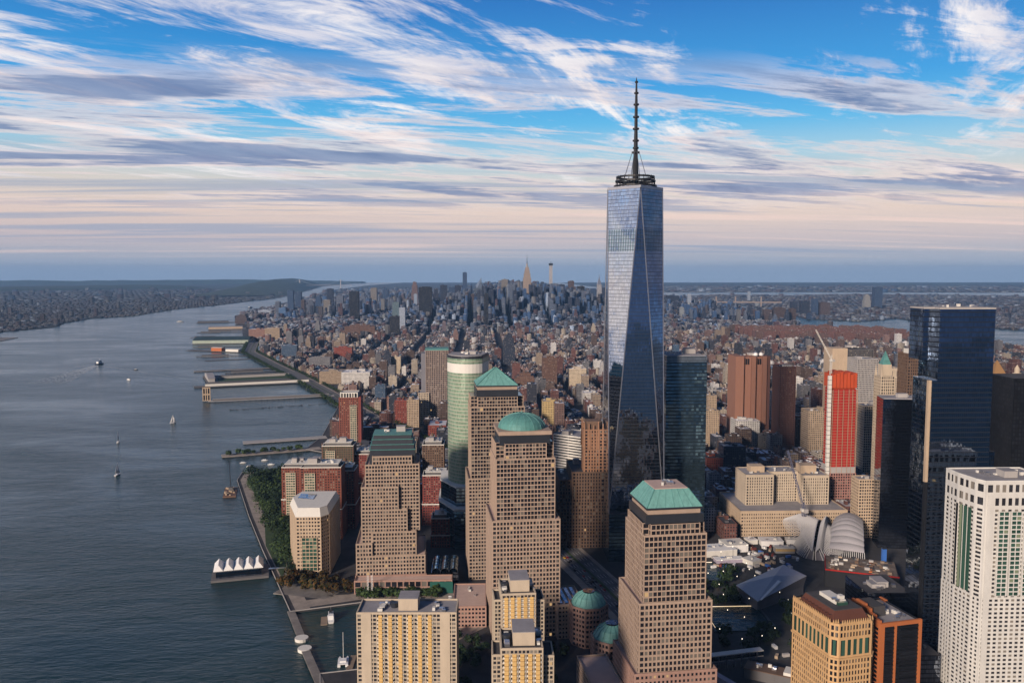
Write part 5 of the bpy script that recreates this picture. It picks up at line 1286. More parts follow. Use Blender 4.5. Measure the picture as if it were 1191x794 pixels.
for d, dr in ((-13.8, 1), (-10.5, 1), (-7, 1), (-3.6, 1), (3.6, 0), (7, 0), (10.5, 0), (13.8, 0)):
    o_ = offset(dense(HWY[:8], 3), d)
    i = r_.randrange(6)
    while i < len(o_)-1 and nc < 230:
        p, q = o_[i], o_[i+1]; cn = r_.choice(['white', 'black', 'silver', 'black', 'red', 'yellow taxi', 'dark blue', 'silver']); a = math.degrees(math.atan2(q[1]-p[1], q[0]-p[0]))+(0 if dr else 180)
        if cn not in cp: cp[cn] = car(cn, p[0], p[1], a, 'riverside highway', '%s cars on the riverside highway' % cn)
        else: c = copy_tree(cp[cn]); c.location = (p[0], p[1], GROUND_Z+.02); c.rotation_euler = (0, 0, R(a))
        nc += 1; i += r_.choice((3, 4, 5, 8, 12, 16, 22))
MID = [
('brick', 'red-brick waterfront apartment block with small white-trimmed windows below the striped tower', -384, 1000, 14, 25, 38, 'rose', 'grey', 'box'),
('brick', 'dark red mid-rise beside the beige office block on the riverside highway', -345, 853, 26, 28, 51, 'red', 'grey', 'box'),
('office', 'beige office block with diagonal-looking dark window bands next to the tall grey bank tower', -315, 802, 25, 30, 60, 'tan', 'white', 'box'),
('school', 'long low red-brick building with bright white roof panels beside the green curved tower', -258, 672, 35, 60, 29, 'red', 'white', 'low'),
('glass', 'blue-grey glass block beside the highway, right of the white box warehouse', -425, 1158, 26, 30, 42, 'blue', 'grey', 'box'),
('warehouse', 'big white flat-roofed box building with dark right side beside the river highway', -521, 1396, 79, 70, 48, 'white', 'white', 'low'),
('warehouse', 'long low tan warehouse in front of the white box building', -607, 1508, 72, 50, 38, 'tan', 'grey', 'low'),
('office', 'red-brown block with a teal roof in the west side streets', -674, 2128, 66, 40, 54, 'red', 'teal', 'low'),
('slab', 'pale grey slab block with even windows near the river piers', -708, 1859, 71, 30, 43, 'grey', 'grey', 'box'),
('glass', 'pale blue glass apartment block close to the river highway', -884, 2197, 57, 35, 55, 'blue', 'white', 'box'),
('office', 'pink-beige block with red lower floors by the far piers', -1246, 3128, 78, 60, 54, 'rose', 'white', 'low'),
('office', 'cream block just right of the pink-beige block by the far piers', -1159, 3074, 69, 50, 62, 'tan', 'white', 'low'),
('office', "brown chunky block at the water's edge beyond the green pier", -1687, 4435, 75, 80, 60, 'brown', 'grey', 'step'),
('warehouse', 'low white convention hall roof among the far west blocks', -1808, 5513, 104, 120, 39, 'white', 'white', 'low'),
('slab', 'long brown brick slab complex stretching across the west side', -775, 3270, 188, 60, 65, 'brown', 'brown', 'step'),
('glass', 'dark glass apartment tower with sloping left side in the mid west side', -468, 1686, 32, 30, 81, 'dark', 'grey', 'step'),
('tower', 'cream residential tower beside the dark sloping one', -438, 1707, 27, 25, 60, 'cream', 'white', 'box'),
('tower', 'white slender block just left of the grey bank tower', -405, 1599, 13, 20, 40, 'white', 'white', 'box'),
('hotel', 'dark glass hotel tower standing alone between the dome tower and midtown', -72, 1963, 42, 30, 111, 'dark', 'dark', 'step'),
('tower', 'dark brown and green block tower with red left side above the yellow twin block', 14, 1292, 39, 35, 98, 'brown', 'grey', 'box'),
('tower', 'cream and dark striped apartment tower left of the tallest tower', 95, 1338, 47, 35, 62, 'cream', 'white', 'box'),
('tower', 'yellow-cream twin slab apartment block behind the domed tower', -19, 820, 44, 30, 52, 'yellow', 'grey', 'box'),
('office', 'brown bulky office block directly behind the green pyramid roof', -49, 1344, 57, 45, 50, 'brown', 'brown', 'step'),
('office', 'grey narrow block between the brown bulky office and the dark tower', -13, 1293, 23, 35, 40, 'grey', 'grey', 'box'),
('office', 'white stone building with tall columns left of the tallest tower', 96, 1070, 36, 40, 34, 'white', 'white', 'low'),
('tower', 'blue glazed sliver building in front of the tall art deco skyscraper', 87, 3878, 35, 40, 65, 'bluel', 'grey', 'box'),
('tower', 'slender white clock tower in front of the right midtown group', 552, 5056, 19, 20, 173, 'white', 'white', 'spire'),
('office', 'broad beige office block beside the slender white clock tower', 586, 4834, 102, 60, 95, 'tan', 'grey', 'step'),
('tower', 'dark blue slab tower at the right edge of the tallest tower', 1502, 6264, 105, 50, 127, 'dark', 'dark', 'box'),
('tower', 'slender white chimney-like tower beside the far river', 1643, 6259, 30, 25, 141, 'white', 'white', 'box'),
('tower', 'blue glass block in the east side streets', 1530, 4693, 89, 50, 70, 'blue', 'grey', 'box'),
('tower', 'broad brown housing block by the east river', 1654, 4587, 99, 50, 80, 'brown', 'brown', 'step'),
('tower', 'leftmost of the three brown river towers', 1654, 4304, 50, 40, 93, 'brown', 'brown', 'box'),
('tower', 'middle and widest of the three brown river towers', 1730, 4302, 72, 45, 104, 'brown', 'brown', 'box'),
('tower', 'rightmost of the three brown river towers', 1809, 4298, 44, 40, 98, 'brown', 'brown', 'box'),
('tower', 'lone tall blue glass tower across the east river', 3445, 6538, 71, 60, 195, 'blue', 'dark', 'box'),
('tower', 'pale tapering building left of the lone blue glass tower across the river', 3347, 6542, 56, 50, 125, 'cream', 'white', 'step'),
('tower', 'dark riverside apartment tower across the east river beside the long island', 2326, 5621, 48, 50, 96, 'dark', 'grey', 'box'),
('tower', 'dark blue apartment slab across the east river, second of its row', 2357, 5483, 68, 50, 107, 'dark', 'grey', 'box'),
('tower', 'tallest of the dark apartment towers across the east river', 2384, 5350, 40, 40, 124, 'blue', 'grey', 'box'),
('tower', "brownish apartment tower across the east river at the row's right end", 2460, 5347, 73, 50, 98, 'brown', 'grey', 'box'),
('tower', 'white and red striped stack far beyond the east river', 2944, 8657, 30, 25, 109, 'white', 'red', 'box'),
('slab', "beige office block with flat roof beside the dark glass tower's right edge", 260, 588, 24, 30, 68, 'tan', 'tan', 'box'),
('tower', 'small tan block peeping over the beige office block', 335, 858, 19, 25, 57, 'tan', 'grey', 'box'),
('office', 'white block with louvred left wall and rooftop box in front of the brown windowless tower', 326, 585, 44, 40, 49, 'white', 'white', 'box'),
('tower', 'tan stone slab tower beside the red wrapped tower', 414, 473, 38, 35, 86, 'tan', 'tan', 'box'),
('tower', 'narrow brown and beige paired block left of the tan slab tower', 426, 581, 23, 30, 52, 'brown', 'tan', 'box'),
('tower', 'white blank-walled block right of the brown towers', 636, 1145, 22, 30, 58, 'white', 'white', 'box'),
('tower', 'cream low block beside the white blank-walled block', 711, 1172, 20, 40, 38, 'cream', 'grey', 'box'),
('tower', 'brown brick building with dark windows left of the post office block', 192, 330, 27, 40, 37, 'red', 'dark', 'low'),
('glass', 'dark striped glass office behind the left end of the stone post office', 222, 329, 35, 30, 55, 'dark', 'grey', 'box'),
('tower', 'grey brown block in the far west group, left of the glass pair', -1638, 5200, 31, 45, 115, 'grey', 'grey', 'box'),
('glass', 'pale glass tower leading the far west cluster', -1512, 4800, 46, 45, 88, 'bluel', 'white', 'box'),
('glass', 'blue glass twin tower, left one of the far west pair', -1700, 5900, 48, 45, 182, 'blue', 'grey', 'box'),
('glass', 'blue glass twin tower, right one of the far west pair', -1681, 6100, 50, 45, 163, 'blue', 'grey', 'box'),
('tower', 'short brown tower beside the far west glass pair', -1539, 5600, 26, 45, 115, 'brown', 'grey', 'box'),
('tower', 'grey far tower between the glass pair and the black slab', -1440, 5400, 51, 45, 121, 'grey', 'grey', 'step'),
('tower', 'blue grey stepped tower among far west high-rises', -1477, 5900, 55, 45, 140, 'blue', 'grey', 'step'),
('tower', 'slim dark tower right of the stepped far west high-rise', -1453, 6300, 51, 45, 188, 'dark', 'grey', 'box'),
('tower', 'pale tower below the slim dark far west tower', -1246, 5000, 48, 45, 134, 'tan', 'grey', 'box'),
('tower', 'grey high-rise just left of the black slab', -1255, 5600, 53, 45, 148, 'grey', 'grey', 'box'),
('slab', 'black slab tower standing out in the far west skyline', -968, 4400, 59, 40, 207, 'black', 'dark', 'box'),
('tower', 'grey tower just right of the black slab', -1107, 5800, 48, 45, 163, 'grey', 'grey', 'step'),
('tower', 'pale tall tower at the left shoulder of midtown', -1068, 6200, 51, 45, 196, 'tan', 'grey', 'box'),
('tower', 'blue tower right of the pale left-shoulder tower', -945, 6000, 49, 45, 186, 'blue', 'grey', 'box'),
('tower', 'pale green apartment block below the midtown skyline', -656, 3900, 39, 40, 154, 'green', 'grey', 'box'),
('tower', 'white apartment block next to the pale green one', -601, 3700, 33, 40, 132, 'white', 'white', 'box'),
('tower', 'black glass mid-rise in front of the pale green apartment block', -594, 3200, 46, 40, 111, 'black', 'grey', 'box'),
('tower', 'two-tone tower, blue above and pink-beige below, left of the dark slab', -654, 5300, 51, 45, 257, 'rose', 'blue', 'step'),
('slab', 'wide dark charcoal slab tower on the left side of midtown', -510, 4279, 80, 40, 236, 'black', 'dark', 'box'),
('tower', "dark tower group's left block right of the charcoal slab", -491, 5200, 50, 45, 208, 'dark', 'grey', 'step'),
('tower', 'dark tower with flat top right of the charcoal slab', -443, 5400, 52, 45, 230, 'dark', 'grey', 'box'),
('tower', 'grey blue broad tower left of the slim blue-topped tower', -388, 5600, 47, 45, 213, 'blue', 'grey', 'box'),
('tower', 'dark blue tower touching the slim blue-topped tower', -334, 5300, 45, 45, 231, 'dark', 'grey', 'box'),
('tower', 'slim tall dark blue tower rising with a bright top left of the slanted glass tower', -303, 6504, 38, 30, 327, 'blue', 'bluel', 'box'),
('tower', 'brown tower under the slanted glass tower', -222, 4800, 41, 45, 180, 'brown', 'grey', 'step'),
('tower', 'dark narrow slab in front of the slanted glass tower', -137, 3700, 24, 35, 208, 'black', 'grey', 'box'),
('tower', 'dark blue slab right of the narrow dark slab', -102, 4300, 32, 45, 214, 'dark', 'grey', 'box'),
('tower', 'brown dark tower right of the slanted glass tower', -59, 5000, 43, 45, 205, 'brown', 'grey', 'box'),
('tower', 'wide stepped pale tower between the slanted glass tower and the tall art deco one', 23, 5600, 94, 50, 273, 'tan', 'grey', 'step'),
('tower', 'dark blue tower left of the tall art deco skyscraper', 62, 5000, 30, 45, 230, 'dark', 'grey', 'box'),
('tower', 'brown stepped block at the foot of the tall art deco skyscraper', 67, 4300, 38, 45, 160, 'brown', 'grey', 'step'),
('tower', "pale slim tower touching the art deco skyscraper's right side", 178, 4700, 17, 35, 200, 'tan', 'grey', 'box'),
('tower', 'dark blue broad tower right of the art deco skyscraper', 253, 5200, 69, 45, 220, 'dark', 'grey', 'step'),
('tower', 'blue grey tower left of the thin tall residential tower', 294, 5000, 31, 40, 205, 'blue', 'grey', 'box'),
('tower', 'grey tower right of the thin tall residential tower', 428, 5700, 41, 45, 238, 'grey', 'grey', 'box'),
('tower', 'dark tower left of the broad brown flat-topped tower', 459, 5500, 46, 45, 234, 'dark', 'grey', 'box'),
('slab', 'broad brown flat-topped tower at the right of midtown', 523, 5417, 85, 50, 262, 'brown', 'brown', 'step'),
('tower', 'dark blue slab right of the broad brown flat-topped tower', 548, 5000, 49, 45, 229, 'black', 'grey', 'box'),
('tower', 'dark grey tower left of the pointed spire skyscraper', 636, 5300, 39, 45, 205, 'dark', 'grey', 'step'),
('tower', 'blue tower with red-lit floors left of the pointed spire skyscraper', 626, 4900, 36, 45, 213, 'blue', 'red', 'box'),
('tower', 'dark block right of the pointed spire skyscraper', 747, 5200, 32, 45, 213, 'dark', 'grey', 'box'),
]
# ================================================================== MIDTOWN LANDMARKS AND NAMED MID-DISTANCE BUILDINGS
PAL = {'rose': (.30, .17, .13), 'red': (.24, .06, .04), 'tan': (.38, .29, .20), 'cream': (.52, .43, .31), 'blue': (.06, .10, .16), 'bluel': (.16, .27, .40), 'white': (.62, .60, .56),
       'brown': (.15, .085, .06), 'dark': (.03, .038, .06), 'black': (.014, .015, .02), 'grey': (.20, .20, .21), 'yellow': (.58, .43, .20), 'green': (.22, .28, .25), 'teal': (.12, .30, .28)}
ROOFS = {'grey': (.25, .25, .26), 'white': (.60, .60, .61), 'brown': (.12, .08, .07), 'tan': (.34, .29, .23), 'dark': (.05, .05, .055), 'teal': (.10, .33, .30), 'blue': (.12, .2, .3), 'bluel': (.3, .42, .5), 'red': (.25, .06, .05)}
def C4(c, a=0.0): return (*c, a)
def bodymesh(mb, w, d, h, wc, rc, form, r, detail=True):
    """walls with setbacks, parapet rim and roof plant of an ordinary building; returns the roof height"""
    A = 1.0
    if form == 'step' and h > 40:
        k1, k2 = r.uniform(.55, .75), r.uniform(.82, .92)
        mb.box(-w/2, w/2, -d/2, d/2, 0, h*k1, col=C4(wc, A), rcol=C4(rc))
        mb.box(-w*.4, w*.4, -d*.4, d*.4, h*k1, h*k2, col=C4(wc, A), rcol=C4(rc)); mb.box(-w*.27, w*.27, -d*.27, d*.27, h*k2, h, col=C4(wc, A), rcol=C4(rc)); return .27
    if form == 'spire':
        mb.box(-w/2, w/2, -d/2, d/2, 0, h*.82, col=C4(wc, A), rcol=C4(rc)); mb.prism(rect(w*.42, d*.42), h*.82, h, top=rect(.4, .4), col=C4(wc)); return 0
    mb.box(-w/2, w/2, -d/2, d/2, 0, h, col=C4(wc, A), rcol=C4(rc))
    return .5
def rim(mb, w, d, h, wc):
    for x0, x1, y0, y1 in ((-w/2, w/2, -d/2, -d/2+.5), (-w/2, w/2, d/2-.5, d/2), (-w/2, -w/2+.5, -d/2+.5, d/2-.5), (w/2-.5, w/2, -d/2+.5, d/2-.5)):
        mb.box(x0, x1, y0, y1, h+.01, h+1.0, col=C4(wc))
def plainbuilding(name, lab, cat, x, y, w, d, h, wc, rc, form, seed, rot=0, group=None, tank=False):
    r = random.Random(seed); t = thing(name, lab, cat, (x, y, GROUND_Z), rot, group)
    mb = MB(); k = bodymesh(mb, w, d, h, wc, rc, form, r); mb.build('walls', CITY, t)
    if k > .4:
        mb = MB(); rim(mb, w, d, h, tuple(c*.9 for c in wc)); mb.build('parapet', CITY, t)
    if k > 0:
        n = 1 if w < 22 else 3
        for i in range(n):
            mb = MB()
            bw, bd = r.uniform(.15, .32)*w*k*2*.8, r.uniform(.2, .35)*d*k*2*.8; bx, by = r.uniform(-.25, .25)*w*k*2, r.uniform(-.25, .25)*d*k*2
            mb.box(bx-bw/2, bx+bw/2, by-bd/2, by+bd/2, h, h+r.uniform(3, 6), col=C4(tuple(c*.8 for c in wc)), rcol=C4(r.choice([(.5, .5, .5), (.2, .2, .2), rc])))
            mb.build('roof_bulkhead', CITY, t)
        for i in range(int(min(4, w*d/150))):
            mb = MB()
            bx, by = r.uniform(-.4, .4)*w*k*2, r.uniform(-.4, .4)*d*k*2; q = r.uniform(.8, 2.2)
            mb.box(bx-q, bx+q, by-q*.7, by+q*.7, h, h+r.uniform(.8, 2.2), col=C4(r.choice([(.6, .6, .6), (.1, .1, .11), (.35, .34, .33)])))
            mb.build('air_handler', CITY, t)
    if tank and k > 0:
        mb = MB(); tx, ty = r.uniform(-.25, .25)*w, r.uniform(-.2, .2)*d; mb.cyl(tx, ty, 2.0, h+4, h+7.6, 8, col=C4((.11, .07, .05))); mb.cyl(tx, ty, 2.1, h+7.6, h+9.4, 8, r1=.1, col=C4((.08, .06, .05)))
        for a in range(4): mb.beam((tx+1.3*math.cos(a*1.57), ty+1.3*math.sin(a*1.57), h), (tx+1.3*math.cos(a*1.57), ty+1.3*math.sin(a*1.57), h+4), .3)
        mb.build('water_tank', CITY, t)
    return t
GRP = {}
for i, (n, lab, x, y, w, d, h, wc, rc, fm) in enumerate(MID):
    nm = {'brick': 'brick_building', 'office': 'office_building', 'school': 'school_building', 'glass': 'glass_building', 'warehouse': 'warehouse', 'slab': 'slab_building', 'tower': 'high_rise', 'hotel': 'hotel_tower'}[n]
    c = PAL[wc]; k = 1+.25*(rng.random()-.5)
    if y > 3600: c = (c[0]*.5, c[1]*.6, c[2]*.78)  # far towers darker and bluer: distance haze painted into the wall colour
    y += d/2
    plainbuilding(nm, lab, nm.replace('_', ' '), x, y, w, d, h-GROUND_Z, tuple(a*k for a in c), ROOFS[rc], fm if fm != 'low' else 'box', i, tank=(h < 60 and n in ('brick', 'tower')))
    OCC.append((x-w/2, x+w/2, y-d/2, y+d/2, h, lab))
# art deco skyscraper
t = Tower('skyscraper', 'tall art deco skyscraper with stepped shaft and needle mast in the middle of midtown', 'skyscraper', 141, 4620)
ES = (.34, .27, .22, 1.0); E0 = (.34, .27, .22, 0)
def est(p, *a): t.part(p, CITY).box(*a, col=ES, rcol=E0)
est('base_tier', -32, 32, -64, 40, 0, 85); est('shaft', -26, 26, -28, 28, 85, 290); est('shaft', -21, 21, -30, 30, 85, 318); est('upper_tier', -17, 17, -20, 20, 318, 340); est('upper_tier', -12, 12, -13, 13, 340, 360)
t.part('mast_drum', CITY).cyl(0, 0, 7.5, 360, 384, 12, r1=5, col=(.3, .28, .27, 0)); t.part('mast', DKMET).cyl(0, 0, 3.4, 384, 400, 8, r1=2.2); t.part('mast', DKMET).cyl(0, 0, 1.9, 400, 443, 6, r1=.5)
t.mark(rect(32, 40), 360); t.finish()
# thin tall tower
t = Tower('skyscraper', 'very thin square concrete tower with dark open top, tallest of midtown', 'skyscraper', 452, 6420)
t.part('shaft', CITY).box(-14, 14, -14, 14, 0, 388, col=(.42, .41, .42, 1), rcol=(.2, .2, .2, 0)); t.part('dark_top', BLACKM).box(-17.5, 17.5, -17.5, 17.5, 388, 406, bottom=True); t.part('dark_top', BLACKM).beam((0, 0, 406), (0, 0, 422), 4); t.mark(rect(15, 15), 400); t.finish()
# slanted glass tower
t = Tower('skyscraper', 'pale glass skyscraper with slanting faceted top left of the art deco one', 'skyscraper', -184, 5000)
pg = rect(26, 24); m = t.part('glass_shaft', GL_SILV); m.prism(pg, 0, 215, cap=False)
zs = [205, 268, 290, 232]; P3 = [(p[0]*.8+4, p[1]*.8, z) for p, z in zip(pg, zs)]
for i in range(4): j = (i+1) % 4; m.quad([(*pg[i], 215), (*pg[j], 215), P3[j], P3[i]], [(0, 215), (50, 215), (50, P3[j][2]), (0, P3[i][2])])
m.quad(P3); t.mark(pg, 260); t.finish()
# pointed steel crown
t = Tower('skyscraper', 'slender skyscraper with tapering arched crown and needle beside the tallest tower', 'skyscraper', 720, 5311)
t.part('base_tier', CITY).box(-30, 30, -30, 30, 0, 90, col=(.3, .3, .32, 1), rcol=(.2, .2, .2, 0)); t.part('shaft', CITY).box(-16, 16, -16, 16, 90, 235, col=(.34, .34, .36, 1), rcol=(.2, .2, .2, 0))
cr = t.part('steel_crown', STEEL)
for k, (a, b, z0, z1) in enumerate(((15, 13, 235, 248), (12.5, 10, 248, 260), (9.5, 6, 260, 272), (6, 2.5, 272, 284), (2.2, .4, 284, 319))): cr.prism(rect(a, a), z0, z1, top=rect(b, b))
t.mark(rect(30, 30), 235); t.finish()
# housing estate of brown brick slabs by the east river
r_ = random.Random(77)
n = 0
EST = [(x, y) for x in range(1120, 1990, 80) for y in range(2700, 3560, 74)]
for i, (x, y) in enumerate(EST):
    x += r_.uniform(-10, 10); y += r_.uniform(-8, 8)
    if not inpoly(x, y, [(1150, 2950), (1880, 2720), (1960, 3360), (1660, 3560), (1200, 3520)]): continue
    c = (.15*r_.uniform(.85, 1.1), .075, .06)
    plainbuilding('estate_block', 'brown brick housing block in the long estate before the east river', 'housing block', x, y, 56, 17, 40+r_.uniform(-2, 3), c, ROOFS['brown'], 'box', i, group='brown brick estate blocks by the east river')
    plainbuilding('estate_block', 'brown brick housing block in the long estate before the east river', 'housing block', x+18, y+33, 17, 42, 38, c, ROOFS['brown'], 'box', i, group='brown brick estate blocks by the east river') if i % 2 else None
    OCC.append((x-28, x+28, y-22, y+22, 40, 'estate'))
# suspension bridge far upriver
r = thing('suspension_bridge', 'faint grey suspension bridge crossing the far end of the river', 'bridge', (-3500, 16800, 0), 4)
m = MB(); m.box(-650, 650, -15, 15, 62, 68, bottom=True); m.build('deck', CONC, r)
for sx in (-420, 420):
    m = MB(); [m.box(sx-9, sx+9, s_*14-5, s_*14+5, 0, 184) for s_ in (-1, 1)]; m.box(sx-9, sx+9, -14, 14, 172, 182, bottom=True); m.build('bridge_tower', CONC, r)
m = MB()
for s_ in (-16, 16):
    pv = None
    for k in range(41): x = -650+k*32.5; z = 72+(x/420)**2*108 if abs(x) <= 420 else 180-(abs(x)-420)*.45; p = (x, s_, z); pv and m.beam(pv, p, 4); pv = p
m.build('main_cable', STEEL, r)
r = thing('truss_bridge', 'low steel truss bridge far across the east river', 'bridge', (2180, 7000, 0), -8)
m = MB(); m.box(-520, 520, -12, 12, 40, 52, bottom=True); [m.box(x-6, x+6, -10, 10, 0, 100) for x in (-330, -90, 90, 330)]; m.build('deck', plain('bridge_tan', (.25, .2, .17)), r)
# ================================================================== ORDINARY CITY BLOCKS
WALLS = [('red-brick', (.125, .056, .046), 5), ('brown', (.10, .068, .054), 6), ('tan', (.26, .205, .155), 3), ('grey', (.15, .15, .158), 4), ('white', (.52, .51, .49), 1.5), ('dark', (.035, .04, .055), 4), ('cream', (.38, .33, .26), 1.4), ('rose', (.20, .125, .105), 2), ('blue-glass', (.06, .11, .18), 1.2)]
RCOL = [('white', (.76, .76, .78), 6), ('pale grey', (.42, .42, .44), 3.5), ('dark', (.05, .05, .055), 4.5), ('tan', (.32, .27, .22), 1.5), ('silver', (.52, .53, .57), 2.4)]
def pick(lst, r):
    s_ = sum(x[2] for x in lst); q = r.uniform(0, s_)
    for x in lst:
        q -= x[2]
        if q <= 0: return x
    return lst[-1]
def near_hwy(x, y, d):
    for a, b in zip(HWY, HWY[1:]):
        if min(a[1], b[1])-d-60 <= y <= max(a[1], b[1])+d+60:
            t = max(0, min(1, ((x-a[0])*(b[0]-a[0])+(y-a[1])*(b[1]-a[1]))/((b[0]-a[0])**2+(b[1]-a[1])**2)))
            if math.hypot(x-a[0]-t*(b[0]-a[0]), y-a[1]-t*(b[1]-a[1])) < d: return True
    return False
CG = {}
for o in OCC:
    for gx in range(int((o[0]-12)//200), int((o[1]+12)//200)+1):
        for gy in range(int((o[2]-12)//200), int((o[3]+12)//200)+1): CG.setdefault((gx, gy), []).append(o)
def clash(x, y, w, d):
    for o in CG.get((int(x//200), int(y//200)), ()):
        if o[0]-w/2-5 < x < o[1]+w/2+5 and o[2]-d/2-5 < y < o[3]+d/2+5: return True
    return False
def hwyx(y):
    for a, b in zip(HWY, HWY[1:]):
        if a[1] <= y <= b[1]: return a[0]+(b[0]-a[0])*(y-a[1])/(b[1]-a[1])
    return None
def height(x, y, r):
    q = r.random()
    if y < 1500:
        h = r.uniform(12, 28) if q < .86 else (r.uniform(28, 46) if q < .975 else r.uniform(46, 74))
        if x > 500: h *= 1.3
        if y < 420: h = min(h, 30)
    elif y < 3600:
        h = r.uniform(9, 19) if q < .88 else (r.uniform(19, 34) if q < .982 else r.uniform(34, 66))
    else:
        e = math.exp(-((x-150)/800)**2)*min(1, (y-3600)/900)
        if y > 7600: e *= math.exp(-((y-7600)/900))
        h = r.uniform(13, 32)+e*(r.uniform(30, 130) if q < .4 else r.uniform(105, 235))
        w_ = math.exp(-((x+1000)/600)**2)*(1 if y > 4700 else 0)
        if q > .85: h += w_*r.uniform(25, 90)
        if x > 1100 and y > 4200 and q > .88: h += r.uniform(20, 70)
    return h
BL = []
def fill(poly, x0, x1, y0, y1, bw, bh, lot, sx, sy, seed, hf, jersey=False, skip=0.04):
    r = random.Random(seed)
    x = x0
    while x < x1:
        y = y0
        while y < y1:
            nx = max(1, int((bw-sx)/lot)); ny = 2 if bh-sy > 34 else 1
            for i in range(nx):
                for j in range(ny):
                    if r.random() < skip: continue
                    w = (bw-sx)/nx; d = (bh-sy)/ny
                    cx, cy = x+(i+.5)*w, y+(j+.5)*d
                    if not -3.5e4 < cx < 3.5e4: continue
                    px, py, de = proj(cx, cy, 20)
                    if de < 60 or px < -40 or px > 1230 or py > 830: continue
                    h = hf(cx, cy, r)
                    ww, dd = w*r.uniform(.9, .985), d*r.uniform(.82, .98)
                    if r.random() < .12 and h < 60: dd = d*.6
                    if h > 30: ww = max(ww, r.uniform(17, 26)); dd = min(max(dd, 16), 30)
                    if not inpoly(cx, cy, poly) or clash(cx, cy, ww, dd): continue
                    if not jersey and (near_hwy(cx, cy, 36) ): continue
                    BL.append((cx, cy, ww, dd, h, r.random(), r.random()))
            y += bh
        x += bw
CITYLAND = [(-560+60, 1108), (-500, 720), (-360, 660), (-150, 330), (-128, 130), (-128, -20), (-4, -20), (-4, 95), (90, 95), (142, 20), (300, 20), (420, -200), (500, -700), (1400, -500), (2000, 300), (2500, 1200), (2290, 2280), (1920, 2950), (1990, 3390), (1690, 3590), (1680, 3940), (1800, 4150), (1850, 4560), (1950, 5592), (1990, 6731), (2010, 8074), (2050, 10800), (2250, 12800), (1800, 19000), (-2600, 19000), (-2800, 14416), (-2290, 9432), (-2200, 7746), (-1985, 5482), (-1750, 4700), (-1510, 4000), (-1265, 3160), (-1075, 2470), (-830, 1940), (-650, 1540)]
fill(CITYLAND, -560, 2600, -300, 1560, 90, 84, 16, 24, 14, 1, height)
fill(CITYLAND, -1300, 2700, 1560, 3640, 176, 66, 12.5, 34, 14, 2, height)
fill(CITYLAND, -2050, 2200, 3640, 8200, 230, 78, 20, 36, 16, 3, height)
fill(CITYLAND, -2500, 2200, 8200, 14000, 260, 130, 52, 30, 22, 4, lambda x, y, r: r.uniform(14, 40) if r.random() < .93 else r.uniform(40, 75))
BPC = [(-405, 250), (-255, 100), (-215, 120), (-225, 420), (-360, 640), (-440, 640), (-420, 420), (-405, 320)]
fill(BPC, -450, -200, 100, 700, 60, 56, 30, 10, 12, 5, lambda x, y, r: r.uniform(18, 48))
qh = lambda x, y, r: r.uniform(6, 12) if r.random() < .965 else r.uniform(14, 40)
fill(QUEENS, 2000, 5200, 1200, 6200, 200, 80, 26, 24, 22, 6, qh, True, .2)
fill(QUEENS, 2200, 9500, 6200, 11500, 260, 130, 50, 50, 80, 7, qh, True, .4)
fill(BRONX, 2600, 12000, 12700, 19000, 420, 260, 90, 70, 180, 8, lambda x, y, r: r.uniform(6, 14) if r.random() < .94 else r.uniform(20, 50), True, .45)
jh = lambda x, y, r: r.uniform(5, 10) if r.random() < .975 else r.uniform(16, 55)
fill(JERSEY, -8500, -2750, 2500, 8800, 180, 90, 27, 30, 52, 9, jh, True, .5)
fill(JERSEY, -11000, -2800, 8800, 15500, 300, 180, 62, 60, 130, 10, lambda x, y, r: r.uniform(6, 12) if r.random() < .95 else r.uniform(20, 60), True, .45)
# visibility: nearest first, count what each still shows in the photograph's frame
SX = .5; cov = np.zeros((397, 596), bool); vis = []
def rct(o):
    xs, ys = [], []
    for a in (o[0], o[1]):
        for b in (o[2], o[3]):
            for z in (2, o[4]):
                p = proj(a, b, z); xs.append(p[0]*SX); ys.append(p[1]*SX)
    return int(max(0, min(xs))), int(min(596, math.ceil(max(xs)))), int(max(0, min(ys))), int(min(397, math.ceil(max(ys))))
items = [(math.hypot((o[0]+o[1])/2-CU, (o[2]+o[3])/2-CV), -1, o) for o in OCC]+[(math.hypot(b[0]-CU, b[1]-CV), i, (b[0]-b[2]/2, b[0]+b[2]/2, b[1]-b[3]/2, b[1]+b[3]/2, b[4]+2)) for i, b in enumerate(BL)]
items.sort(key=lambda q: q[0]); score = {}
for dist, i, o in items:
    x0, x1, y0, y1 = rct(o)
    if x1 <= x0 or y1 <= y0: continue
    s_ = cov[y0:y1, x0:x1]; n = s_.size-int(s_.sum())
    if i >= 0 and n > 0: score[i] = n*(.75)
    xs0, xs1 = (x0, x1) if x1-x0 < 4 else (x0+1, x1-1)
    cov[y0:y1, xs0:xs1] = True
IND = set(sorted(score, key=lambda k: -score[k])[:300])
